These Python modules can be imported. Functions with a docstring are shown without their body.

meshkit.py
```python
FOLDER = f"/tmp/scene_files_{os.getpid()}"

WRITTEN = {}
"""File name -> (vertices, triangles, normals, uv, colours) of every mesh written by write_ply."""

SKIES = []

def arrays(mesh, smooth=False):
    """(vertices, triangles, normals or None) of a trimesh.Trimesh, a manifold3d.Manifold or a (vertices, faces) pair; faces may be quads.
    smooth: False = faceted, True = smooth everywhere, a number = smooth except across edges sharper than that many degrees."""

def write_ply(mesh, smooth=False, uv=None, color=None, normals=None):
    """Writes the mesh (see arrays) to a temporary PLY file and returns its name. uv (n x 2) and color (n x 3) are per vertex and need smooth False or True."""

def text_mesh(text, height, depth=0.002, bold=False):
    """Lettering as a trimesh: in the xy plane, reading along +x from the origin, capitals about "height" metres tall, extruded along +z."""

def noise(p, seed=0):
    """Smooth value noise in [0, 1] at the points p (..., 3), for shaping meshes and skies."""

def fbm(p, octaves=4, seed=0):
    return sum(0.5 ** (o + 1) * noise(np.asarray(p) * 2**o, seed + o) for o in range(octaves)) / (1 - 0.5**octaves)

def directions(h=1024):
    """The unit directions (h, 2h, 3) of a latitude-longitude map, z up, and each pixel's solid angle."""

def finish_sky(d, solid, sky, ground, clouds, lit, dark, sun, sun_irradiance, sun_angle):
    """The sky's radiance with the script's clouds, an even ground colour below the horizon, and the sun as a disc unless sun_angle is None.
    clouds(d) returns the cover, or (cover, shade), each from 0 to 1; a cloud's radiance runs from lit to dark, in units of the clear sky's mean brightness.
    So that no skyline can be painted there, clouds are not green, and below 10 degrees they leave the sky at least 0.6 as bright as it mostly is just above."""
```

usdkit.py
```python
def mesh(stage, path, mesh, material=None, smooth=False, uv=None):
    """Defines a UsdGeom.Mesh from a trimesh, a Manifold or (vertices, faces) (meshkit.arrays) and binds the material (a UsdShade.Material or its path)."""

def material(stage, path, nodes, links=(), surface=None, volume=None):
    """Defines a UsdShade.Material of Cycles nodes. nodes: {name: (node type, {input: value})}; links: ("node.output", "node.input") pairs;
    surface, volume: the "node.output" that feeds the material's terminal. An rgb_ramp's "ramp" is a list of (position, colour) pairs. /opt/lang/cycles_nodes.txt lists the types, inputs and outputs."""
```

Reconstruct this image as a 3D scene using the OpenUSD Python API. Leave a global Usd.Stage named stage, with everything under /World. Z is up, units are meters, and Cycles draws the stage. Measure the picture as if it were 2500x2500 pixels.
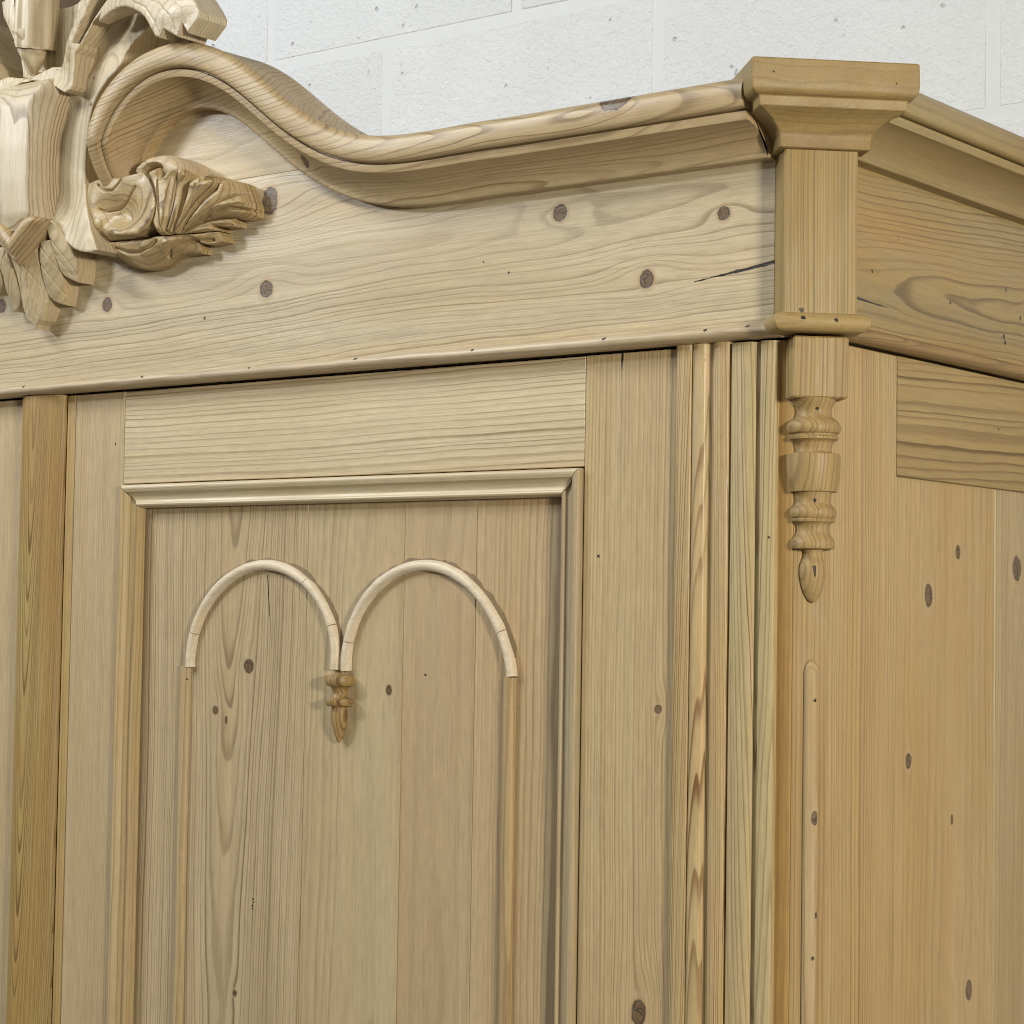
import math
import numpy as np
import trimesh
import shapely
from shapely.geometry import Polygon, LineString
from scipy.interpolate import RBFInterpolator, splprep, splev
from scipy.spatial import Delaunay
import meshkit
import usdkit
from pxr import Usd, UsdGeom, UsdLux, Gf, Sdf

stage = Usd.Stage.CreateInMemory()
UsdGeom.SetStageUpAxis(stage, UsdGeom.Tokens.z)
UsdGeom.SetStageMetersPerUnit(stage, 1.0)
UsdGeom.Xform.Define(stage, '/World')
UsdGeom.Scope.Define(stage, '/World/Looks')

# ------------------------------------------------------------------ camera, lamps, exposure
YAW, PITCH, ROLL = math.radians(-38.3054), math.radians(2.745), math.radians(0.907)
EYE = np.array([1.589, -1.3, 1.70])
FOCAL = 36.0 * 5198.8 / 2500.0
EXPOSURE = 0.0
fw = np.array([math.sin(YAW) * math.cos(PITCH), math.cos(YAW) * math.cos(PITCH), math.sin(PITCH)])
r0 = np.array([math.cos(YAW), -math.sin(YAW), 0.0])
u0 = np.cross(r0, fw)
rt = r0 * math.cos(ROLL) + u0 * math.sin(ROLL)
up = -r0 * math.sin(ROLL) + u0 * math.cos(ROLL)
cam = UsdGeom.Camera.Define(stage, '/World/camera')
cam.CreateFocalLengthAttr(FOCAL)
cam.CreateHorizontalApertureAttr(36.0)
cam.CreateVerticalApertureAttr(36.0)
cam.CreateClippingRangeAttr(Gf.Vec2f(0.01, 100.0))
cam.CreateExposureAttr(EXPOSURE)
m4 = np.eye(4)
m4[0, :3], m4[1, :3], m4[2, :3], m4[3, :3] = rt, up, -fw, EYE
UsdGeom.Xformable(cam).AddTransformOp().Set(Gf.Matrix4d(*m4.ravel().tolist()))


def lamp(name, pos, target, w, h, strength, color):
    l = UsdLux.RectLight.Define(stage, '/World/' + name)
    pos, target = np.array(pos, float), np.array(target, float)
    z = pos - target
    z /= np.linalg.norm(z)
    x = np.cross([0, 0, 1.0], z)
    x = np.array([1.0, 0, 0]) if np.linalg.norm(x) < 1e-3 else x / np.linalg.norm(x)
    y = np.cross(z, x)
    m = np.eye(4)
    m[0, :3], m[1, :3], m[2, :3], m[3, :3] = x, y, z, pos
    UsdGeom.Xformable(l).AddTransformOp().Set(Gf.Matrix4d(*m.ravel().tolist()))
    l.CreateWidthAttr(w)
    l.CreateHeightAttr(h)
    l.CreateIntensityAttr(strength)
    l.CreateColorAttr(Gf.Vec3f(*color))


TGT = (0.55, 0.0, 1.9)
lamp('ceiling_lamp', (-0.8, -1.5, 3.7), (0.3, 0.0, 2.0), 1.8, 0.6, 15.0, (0.97, 1.0, 1.0))
lamp('left_lamp', (-1.65, -1.65, 2.95), (0.3, 0.0, 2.0), 0.32, 0.24, 128.0, (0.97, 1.0, 1.03))
lamp('right_lamp', (2.75, -1.1, 1.98), (0.7, 0.0, 1.7), 0.24, 0.2, 330.0, (1.0, 0.93, 0.79))
lamp('room_fill', (2.6, -4.6, 2.6), (0.5, 0, 1.8), 4.0, 2.0, 0.9, (1.0, 0.98, 0.92))  # added soft fill for the ambient level, not a real fixture


# ------------------------------------------------------------------ naming
_used = {}


def path_for(parent, name):
    parent = parent or '/World'
    k = (parent, name)
    n = _used.get(k, -1) + 1
    _used[k] = n
    return f'{parent}/{name}' + (f'_{n:03d}' if n else '')


def group(name, parent=None, **data):
    p = path_for(parent, name)
    x = UsdGeom.Xform.Define(stage, p)
    for k, v in data.items():
        x.GetPrim().SetCustomDataByKey(k, v)
    return p


def part(name, mesh, mat, parent=None, smooth=30, **data):
    p = path_for(parent, name)
    m = usdkit.mesh(stage, p, mesh, mat, smooth=smooth)
    for k, v in data.items():
        m.GetPrim().SetCustomDataByKey(k, v)
    return p


# ------------------------------------------------------------------ materials
class Out(tuple):
    pass


class Graph:
    def __init__(self):
        self.n, self.l = {}, []

    def __call__(self, kind, out, **kw):
        name = f'n{len(self.n)}'
        ins = {}
        for k, v in kw.items():
            if isinstance(v, Out):
                self.l.append((v[0], f'{name}.{k}'))
            else:
                ins[k] = v
        self.n[name] = (kind, ins)
        return Out((f'{name}.{out}',))

    def math(self, op, a, b=0.0, c=0.0, clamp=False):
        return self('math', 'value', math_type=op, value1=a, value2=b, value3=c, use_clamp=clamp)

    def vec(self, op, a, b=(0, 0, 0), out='vector', c=(0, 0, 0)):
        return self('vector_math', out, math_type=op, vector1=a, vector2=b, vector3=c)

    def range(self, v, a, b, c=0.0, d=1.0, kind='smoothstep'):
        return self('map_range', 'result', range_type=kind, value=v, from_min=a, from_max=b, to_min=c, to_max=d, clamp=True)

    def mix(self, f, a, b, kind='mix'):
        return self('mix_color', 'result', blend_type=kind, fac=f, a=a, b=b)


def axes(u, along, across):
    v = [across] * 3
    v['xyz'.index(u)] = along
    return tuple(v)


LIGHT, DARK = (0.62, 0.535, 0.35), (0.27, 0.195, 0.10)
WARM, WARMD = (0.45, 0.36, 0.185), (0.20, 0.135, 0.06)
GOLD, GOLDD = (0.50, 0.335, 0.135), (0.26, 0.15, 0.05)
GREY, GREYD = (0.56, 0.49, 0.34), (0.30, 0.23, 0.135)
PALE, PALED = (0.68, 0.59, 0.41), (0.42, 0.32, 0.18)


REF = {'x': 0.0, 'y': 0.0, 'z': 1.65}    # where along the grain the pith is given


def wood(name, u, pith, tilt=(0, 0), spacing=0.003, light=LIGHT, dark=DARK, line=0.75, knots=(), spots=(), seed=0, warp=0.004, rough=0.43, tint=None, bump=1.0, streak=1.0, stain=None, cracks=(), sharp=1.0, squash=(1.0, 1.0)):
    """Softwood: growth rings about a tilted pith, knots that push the rings aside, fibres, nail holes. u is the grain axis, pith the other two coordinates."""
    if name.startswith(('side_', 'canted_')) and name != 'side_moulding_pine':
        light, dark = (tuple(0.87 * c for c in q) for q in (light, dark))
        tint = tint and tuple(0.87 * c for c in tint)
    if light[2] > 0.42 * light[0]:
        light, dark = (tuple(np.array(q) * (1.0, 1.005, 1.10)) for q in (light, dark))
    light, dark = (tuple(1.02 * c ** 1.22 for c in q) for q in (light, dark))
    tint = tint and tuple(1.02 * c ** 1.22 for c in tint)
    g = Graph()
    pos = g('geometry', 'position')
    others = [a for a in 'xyz' if a != u]
    o = {others[0]: pith[0], others[1]: pith[1], u: REF[u]}
    org = tuple(o[a] for a in 'xyz')
    tv = {others[0]: tilt[0], others[1]: tilt[1], u: 0.0}
    tvec = tuple(-tv[a] for a in 'xyz')
    q = g.vec('subtract', pos, org)
    ucoord = g('separate_xyz', u, vector=q)
    q = g.vec('add', q, g('vector_math', 'vector', math_type='scale', vector1=tvec, scale=ucoord))
    sv = (seed * 3.71 % 17, seed * 5.13 % 19, seed * 7.77 % 23)
    wn = g('noise_texture', 'color', vector=g.vec('multiply_add', pos, axes(u, 3.2, 11.0), c=sv), scale=1.0, detail=2.5, roughness=0.45)
    wn = g.vec('multiply', g.vec('subtract', wn, (0.5, 0.5, 0.5)), axes(u, 0.0, warp * 2.4))
    sq = {others[0]: squash[0], others[1]: squash[1], u: 0.0}
    q = g.vec('multiply', g.vec('add', q, wn), tuple(sq[a] for a in 'xyz'))
    kd, ke = [], []
    for (c, r, asp) in knots:       # the rings flow round each knot
        d = g.vec('subtract', pos, c)
        ds = g.vec('multiply', d, axes(u, 0.19 / r, 0.42 / r))
        e = g.math('exponent', g.math('multiply', g.vec('dot_product', ds, ds, out='value'), -1.0))
        kd.append(d)
        ke.append(e)
        q = g.vec('subtract', q, g('vector_math', 'vector', math_type='scale', vector1=g.vec('multiply', d, axes(u, 0.0, 1.0)), scale=g.math('multiply', e, 0.76)))
    R = g.vec('length', q, out='value')
    for (c, r, asp), e in zip(knots, ke):
        R = g.math('multiply_add', e, r * 0.6, R)
    wf = g('noise_texture', 'fac', vector=g.vec('multiply_add', pos, axes(u, 16.0, 60.0), c=sv), scale=1.0, detail=2.0)
    R = g.math('multiply_add', wf, spacing * 0.45, R)
    core = rad = None
    kn = g('noise_texture', 'fac', vector=pos, scale=330.0, detail=2.0)
    halo = None
    kshape = g('noise_texture', 'fac', vector=pos, scale=95.0, detail=1.0)
    kn2 = g('noise_texture', 'fac', vector=pos, scale=700.0, detail=2.0)
    for (c, r, asp), d, e in zip(knots, kd, ke):
        sz = axes(u, 1.0 / (r * asp), 1.0 / r)
        d = g.vec('multiply', d, sz)
        d2 = g.vec('dot_product', d, d, out='value')
        dn = g.math('multiply_add', g.math('subtract', kn, 0.5), 0.6, d2)
        dn = g.math('maximum', g.math('multiply_add', g.math('subtract', kshape, 0.5), 0.75, dn), 0.0)
        k1 = g.range(dn, 1.15, 0.8)
        core = k1 if core is None else g.math('maximum', core, k1)
        r1 = g.math('sqrt', dn)
        rad = r1 if rad is None else g.math('minimum', rad, r1)
        h1 = g.range(d2, 3.2, 0.9)
        halo = h1 if halo is None else g.math('maximum', halo, h1)
    ph = g.math('divide', R, spacing)
    irr = g('noise_texture', 'fac', dimensions='1D', w=g.math('multiply_add', ph, 0.31, seed * 1.37), scale=1.0, detail=2.0)
    ph = g.math('multiply_add', irr, 2.2, ph)
    fr = g.math('fraction', ph)
    ringamp = g('noise_texture', 'fac', dimensions='1D', w=g.math('multiply_add', g.math('floor', ph), 3.17, seed), scale=1.0, detail=0.0)
    L = g('rgb_ramp', 'color', fac=fr, ramp=[(0, (0.15,) * 3), (0.06, (0.0,) * 3), (0.38, (0.06,) * 3), (0.62, (0.30,) * 3), (0.78, (0.85,) * 3), (0.86, (1,) * 3), (0.95, (0.95,) * 3), (1.0, (0.15,) * 3)])
    L = g('separate_color', 'r', color=L)
    if sharp != 1.0:
        L = g.math('power', L, sharp)
    patch = g('noise_texture', 'fac', vector=g.vec('multiply_add', pos, axes(u, 2.5, 22.0), c=(sv[2], sv[0], sv[1])), scale=1.0, detail=3.0)
    L = g.math('multiply', L, g.range(patch, 0.25, 0.70, 0.5, 1.1))
    L = g.math('multiply', L, g.range(ringamp, 0.3, 0.7, 0.45, 1.0))
    fib = g('noise_texture', 'fac', vector=g.vec('multiply_add', pos, axes(u, 14.0, 1100.0), c=sv), scale=1.0, detail=3.0, roughness=0.6)
    fleck = g('noise_texture', 'fac', vector=g.vec('multiply_add', pos, axes(u, 60.0, 260.0), c=sv), scale=1.0, detail=4.0, roughness=0.7)
    mott = g('noise_texture', 'fac', vector=g.vec('multiply_add', pos, axes(u, 3.0, 14.0), c=(sv[1], sv[2], sv[0])), scale=1.0, detail=4.0, roughness=0.55)
    band = g('noise_texture', 'fac', vector=g.vec('multiply_add', pos, axes(u, 1.2, 55.0), c=(sv[1], sv[0], sv[2])), scale=1.0, detail=3.0)
    t2 = tint or (light[0] * 0.93, light[1] * 0.87, light[2] * 0.80)
    honey = (light[0] * 0.97, light[1] * 0.87, light[2] * 0.68)
    base = g.mix(g.range(mott, 0.32, 0.68), light, t2)
    hn = g('noise_texture', 'fac', vector=g.vec('multiply_add', pos, axes(u, 0.9, 40.0), c=(sv[0] + 5.0, sv[2], sv[1])), scale=1.0, detail=3.0)
    base = g.mix(g.range(hn, 0.52, 0.74, 0.0, 0.6), base, honey)
    base = g.mix(g.range(band, 0.35, 0.7, 0.0, 0.42 * streak), base, tuple(0.55 * a + 0.45 * b for a, b in zip(light, dark)))
    base = g.mix(g.math('multiply', L, line * 1.22, clamp=True), base, dark)
    f2 = g.range(fib, 0.25, 0.75, 0.83, 1.13, 'linear')
    f3 = g.range(fleck, 0.2, 0.8, 0.88, 1.10, 'linear')
    base = g.vec('multiply', base, g('combine_xyz', 'vector', x=g.math('multiply', f2, f3), y=g.math('multiply', f2, f3), z=g.math('multiply', f2, f3)))
    if stain:
        (c, sz, col) = stain
        sn = g('noise_texture', 'fac', vector=g.vec('multiply', pos, axes(u, 5.0, 40.0)), scale=1.0, detail=4.0)
        d = g.vec('multiply', g.vec('subtract', pos, c), sz)
        d2 = g.math('multiply_add', g.math('subtract', sn, 0.5), 3.6, g.vec('dot_product', d, d, out='value'))
        base = g.mix(g.math('multiply', g.range(d2, 1.6, 0.7, 0.0, 0.85), g.range(fib, 0.2, 0.6, 0.6, 1.0)), base, col)
    if halo is not None:
        base = g.mix(g.math('multiply', halo, 0.22), base, (0.72, 0.62, 0.45))
        kd2 = g.math('add', rad, g.math('multiply', g('noise_texture', 'fac', vector=pos, scale=260.0, detail=2.0), 0.35))
        rg_ = g.math('multiply_add', g.math('sine', g.math('multiply', kd2, 21.0)), 0.5, 0.5)
        kc = g.mix(g.math('multiply', rg_, 0.6), (0.165, 0.098, 0.047), (0.062, 0.037, 0.02))
        kc = g.mix(g.range(kd2, 0.85, 1.15), kc, (0.035, 0.025, 0.017))
        kc = g.mix(g.range(g('noise_texture', 'fac', vector=pos, scale=110.0, detail=2.0), 0.5, 0.68, 0.0, 0.6), kc, (0.165, 0.12, 0.078))
        cr = g('voronoi_texture', 'distance', feature='distance_to_edge', vector=g.vec('add', pos, g.vec('multiply', g('noise_texture', 'color', vector=pos, scale=300.0), (0.003, 0.003, 0.003))), scale=125.0)
        kc = g.mix(g.math('multiply', g.range(cr, 0.075, 0.02), g.range(rad, 0.85, 0.5)), kc, (0.022, 0.015, 0.011))
        base = g.mix(g.math('multiply', g.range(rad, 1.7, 1.05), 0.55), base, (0.36, 0.225, 0.10))
        base = g.mix(g.math('multiply', core, 0.93), base, kc)
    hole = None
    for (a, b, wd) in cracks:
        a, b = np.array(a), np.array(b)
        ab = b - a
        pa = g.vec('subtract', pos, tuple(a))
        t = g.math('multiply', g.vec('dot_product', pa, tuple(ab / (ab @ ab)), out='value'), 1.0, clamp=True)
        dist = g.vec('distance', pa, g('vector_math', 'vector', math_type='scale', vector1=tuple(ab), scale=t), out='value')
        dist = g.math('multiply_add', g.math('subtract', fleck, 0.5), wd * 1.6, dist)
        wt = g.math('multiply_add', t, wd * 0.85, wd * 0.15)
        s1 = g.range(g.math('divide', dist, wt), 1.15, 0.6)
        hole = s1 if hole is None else g.math('maximum', hole, s1)
    for (c, r) in spots:
        dd = g.vec('distance', pos, c, out='value')
        dd = g.math('multiply_add', g.math('subtract', kn2, 0.5), r * 2.2, dd)
        s1 = g.range(dd, r * 1.0, r * 0.6)
        hole = s1 if hole is None else g.math('maximum', hole, s1)
    if hole is not None:
        base = g.mix(hole, base, (0.022, 0.016, 0.012))
    ht = g.math('multiply_add', L, -0.55, g.math('multiply', fib, 0.5))
    ht = g.math('multiply_add', fleck, 0.25, ht)
    if core is not None:
        ht = g.math('multiply_add', core, -0.5, ht)
    if hole is not None:
        ht = g.math('multiply_add', hole, -3.0, ht)
    nb = g('bump', 'normal', height=ht, strength=0.55 * bump, distance=0.00045)
    rg = g.math('add', g.range(fleck, 0.2, 0.8, rough - 0.07, rough + 0.08), g.range(mott, 0.35, 0.65, -0.08, 0.10))
    s = g('principled_bsdf', 'BSDF', base_color=base, roughness=rg, specular_ior_level=0.42, normal=nb)
    return usdkit.material(stage, '/World/Looks/' + name, g.n, g.l, surface=s[0])


def block_material(name, seed, tone):
    g = Graph()
    pos = g('geometry', 'position')
    p2 = g.vec('add', pos, (seed * 1.3, seed * 2.1, seed * 0.7))
    big = g('noise_texture', 'fac', vector=p2, scale=9.0, detail=3.0)
    grain = g('noise_texture', 'fac', vector=p2, scale=300.0, detail=3.0, roughness=0.6)
    lump = g('noise_texture', 'fac', vector=p2, scale=120.0, detail=4.0, roughness=0.62, distortion=0.3)
    pit = g('voronoi_texture', 'distance', vector=g.vec('add', p2, g.vec('multiply', g('noise_texture', 'color', vector=p2, scale=120.0, detail=2.0), (0.012, 0.012, 0.012))), scale=46.0)
    few = g('noise_texture', 'fac', vector=p2, scale=38.0, detail=1.0)
    pitm = g.math('multiply', g.range(pit, 0.15, 0.04), g.range(few, 0.50, 0.62))
    crev = g.range(lump, 0.44, 0.33)
    crev = g.math('multiply', crev, g.range(grain, 0.58, 0.40))
    base = g.mix(g.range(big, 0.3, 0.7), tuple(0.70 * tone * c for c in (0.965, 0.988, 1.0)), tuple(0.67 * tone * c for c in (0.965, 0.988, 1.0)))
    base = g.mix(g.math('multiply', pitm, 0.28), base, (0.17, 0.165, 0.16))
    h = g.math('multiply_add', grain, 0.7, g.math('multiply', lump, 1.3))
    h = g.math('multiply_add', pitm, -1.1, h)
    nb = g('bump', 'normal', height=h, strength=0.9, distance=0.0024)
    s = g('principled_bsdf', 'BSDF', base_color=base, roughness=0.55, specular_ior_level=0.3, normal=nb)
    return usdkit.material(stage, '/World/Looks/' + name, g.n, g.l, surface=s[0])


def plain(name, color, rough=0.7, scale=40.0, vary=0.12, bump=0.2, dist=0.002):
    g = Graph()
    pos = g('geometry', 'position')
    n = g('noise_texture', 'fac', vector=pos, scale=scale, detail=4.0)
    base = g.mix(n, tuple(c * (1 - vary) for c in color), tuple(c * (1 + vary) for c in color))
    nb = g('bump', 'normal', height=n, strength=bump, distance=dist)
    s = g('principled_bsdf', 'BSDF', base_color=base, roughness=rough, specular_ior_level=0.3, normal=nb)
    return usdkit.material(stage, '/World/Looks/' + name, g.n, g.l, surface=s[0])


# ------------------------------------------------------------------ shapes
def cbox(x0, x1, y0, y1, z0, z1, c=0.0008):
    lo, hi = np.array([x0, y0, z0]), np.array([x1, y1, z1])
    c = min(c, *(hi - lo) / 2.5)
    pts = []
    for sx in (0, 1):
        for sy in (0, 1):
            for sz in (0, 1):
                b = np.where([sx, sy, sz], hi, lo)
                d = np.where([sx, sy, sz], -c, c)
                for k in range(3):
                    q = b + d
                    q[k] = b[k]
                    pts.append(q)
    return trimesh.Trimesh(np.array(pts)).convex_hull


def crom(pts, n=5):
    """Catmull-Rom through 2-D points."""
    p = np.array(pts, float)
    a = np.vstack([2 * p[0] - p[1], p, 2 * p[-1] - p[-2]])
    out = []
    for i in range(1, len(a) - 2):
        for t in np.arange(n) / n:
            t2, t3 = t * t, t ** 3
            out.append(0.5 * ((2 * a[i]) + (a[i + 1] - a[i - 1]) * t + (2 * a[i - 1] - 5 * a[i] + 4 * a[i + 1] - a[i + 2]) * t2 + (3 * a[i] - a[i - 1] - 3 * a[i + 1] + a[i + 2]) * t3))
    out.append(p[-1])
    return np.array(out)


def rings(rows, closed_ring=False, caps=True):
    """A skin over rows of points (n x m x 3)."""
    rows = np.asarray(rows, float)
    n, m, _ = rows.shape
    v = rows.reshape(-1, 3)
    f = []
    cols = m if closed_ring else m - 1
    for i in range(n - 1):
        for j in range(cols):
            a, b = i * m + j, i * m + (j + 1) % m
            c, d = a + m, b + m
            f += [[a, c, b], [b, c, d]]
    v = list(v)
    if caps:
        for i, flip in ((0, False), (n - 1, True)):
            k = len(v)
            ring = rows[i]
            v += list(ring)
            v.append(ring.mean(0))
            for j in range(m if closed_ring else m - 1):
                t = [k + j, k + (j + 1) % m, k + m]
                f.append(t[::-1] if flip else t)
    mesh = trimesh.Trimesh(np.array(v), np.array(f), process=False)
    return mesh


def outward(mesh):
    """Turns a skin so that its signed volume is positive."""
    if mesh.volume < 0:
        mesh.invert()
    return mesh


def extrude_z(profile, z0, z1, n=2, wob=0.0, seed=0):
    """A closed profile in (x, y) drawn up along z; wob: a slight hand-planed waviness."""
    p = np.array(profile, float)
    rows = []
    for z in np.linspace(z0, z1, n):
        q = np.column_stack([p, np.full(len(p), z)])
        if wob:
            k = meshkit.fbm(np.column_stack([p * 25, np.full(len(p), z * 4.0)]) + seed, 2, seed) - 0.5
            q[:, 1] += k * wob
        rows.append(q)
    poly = Polygon(p)
    side = rings(rows, True, False)
    cap = trimesh.creation.triangulate_polygon(poly.buffer(0), engine='earcut')
    cv, cf = cap
    top = np.column_stack([cv, np.full(len(cv), z1)])
    bot = np.column_stack([cv, np.full(len(cv), z0)])
    m = trimesh.util.concatenate([side, trimesh.Trimesh(top, cf, process=False), trimesh.Trimesh(bot, cf[:, ::-1], process=False)])
    m.merge_vertices()
    trimesh.repair.fix_normals(m)
    return m


def mirror(mesh):
    m = mesh.copy()
    m.vertices = m.vertices * np.array([-1.0, 1, 1])
    m.invert()
    return m


def fold_mesh():
    """The rolled lip of the drop leaf: two rounded bands that meet in a V on the middle line."""
    U, L = np.array(FOLD['upper'], float), np.array(FOLD['lower'], float)
    U, L = crom(U, 8), crom(L, 8)
    n = len(U)
    rows = []
    for i in range(n):
        e = min(1.0, (n - 1 - i) / 7.0)
        vv = np.linspace(0, 1, 21)
        bulge = 8.5 * np.sin(math.pi * vv ** 0.8) ** 0.75 * (0.35 + 0.65 * math.sin(e * math.pi / 2)) - 2.0 * np.exp(-((vv - 0.72) / 0.05) ** 2)
        p = U[i] + (L[i] - U[i]) * vv[:, None]
        h = p[:, 2] + bulge
        front = np.column_stack([p[:, 0], -h, p[:, 1]])
        a, b = front[0].copy(), front[-1].copy()
        a[1] = b[1] = -22.0
        r = np.vstack([[a], front, [b]])
        r[:, 0] = np.maximum(r[:, 0], 0.0) if i else 0.0
        rows.append(r / 1000.0)
    m = rings(rows, False, True)
    trimesh.repair.fix_normals(m)
    if m.face_normals[m.triangles_center[:, 1].argmin()][1] > 0:
        m.invert()
    return trimesh.util.concatenate([m, mirror(m)])


def shield_mesh():
    """The tongue-shaped shield: a flat, slightly crowned face with rounded flanks and a rolled top."""
    E, Bd = np.array(SHIELD['edge'], float), np.array(SHIELD['border'], float)
    E, Bd = E[np.argsort(E[:, 1])], Bd[np.argsort(Bd[:, 1])]
    zt = Bd[-1, 1]
    rows = []

    def row(z, xe, xf, df, de, lift=0.0):
        face = [(xf * t, df + 0.5 * (1 - t * t)) for t in np.linspace(0, 1, 9)]
        a = np.linspace(0, 1, 9)[1:]
        fl = [(xf + (xe - xf) * (1 - (1 - t) ** 1.12), de + (df - de) * (1 - t ** 1.45)) for t in a]
        half = face + fl + [(xe, 4.0)]
        pts = [(-x, d) for x, d in half[:0:-1]] + half
        return np.array([(x, -(d), z) for x, d in pts]) / 1000.0

    z_all = np.linspace(Bd[0, 1], zt, 34)
    for z in z_all:
        k = meshkit.fbm(np.array([[z / 9.0, 2.0, 5.0]]), 2, 4)[0] - 0.5
        rows.append(row(z, np.interp(z, E[:, 1], E[:, 0]) + k * 0.6, np.interp(z, Bd[:, 1], Bd[:, 0]) + k * 1.2, np.interp(z, Bd[:, 1], Bd[:, 2]), np.interp(z, E[:, 1], E[:, 2])))
    ztop, xtop = SHIELD['top']
    for t in np.linspace(0, 1, 14)[1:]:
        a = t * math.pi / 2
        z = zt + (ztop - zt) * math.sin(a) ** 0.9
        xe = np.interp(min(z, E[-1, 1]), E[:, 1], E[:, 0])
        xf = Bd[-1, 0] + (xe - 3.0 - Bd[-1, 0]) * t
        rows.append(row(z - 3.0 * t * t * 0, xe - 2.0 * t ** 4, xf, 24.0 + (Bd[-1, 2] - 24.0) * math.cos(a), 23.0 + (E[-1, 2] - 23.0) * math.cos(a)))
    m = rings(rows, False, True)
    trimesh.repair.fix_normals(m)
    if m.face_normals[m.triangles_center[:, 1].argmin()][1] > 0:
        m.invert()
    return m


def seg_dist(pts, line):
    best = np.full(len(pts), 1e9)
    for a, b in zip(line[:-1], line[1:]):
        ab = b - a
        t = np.clip(((pts - a) @ ab) / max(ab @ ab, 1e-12), 0, 1)
        best = np.minimum(best, np.linalg.norm(pts - (a + t[:, None] * ab), axis=1))
    return best


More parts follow.
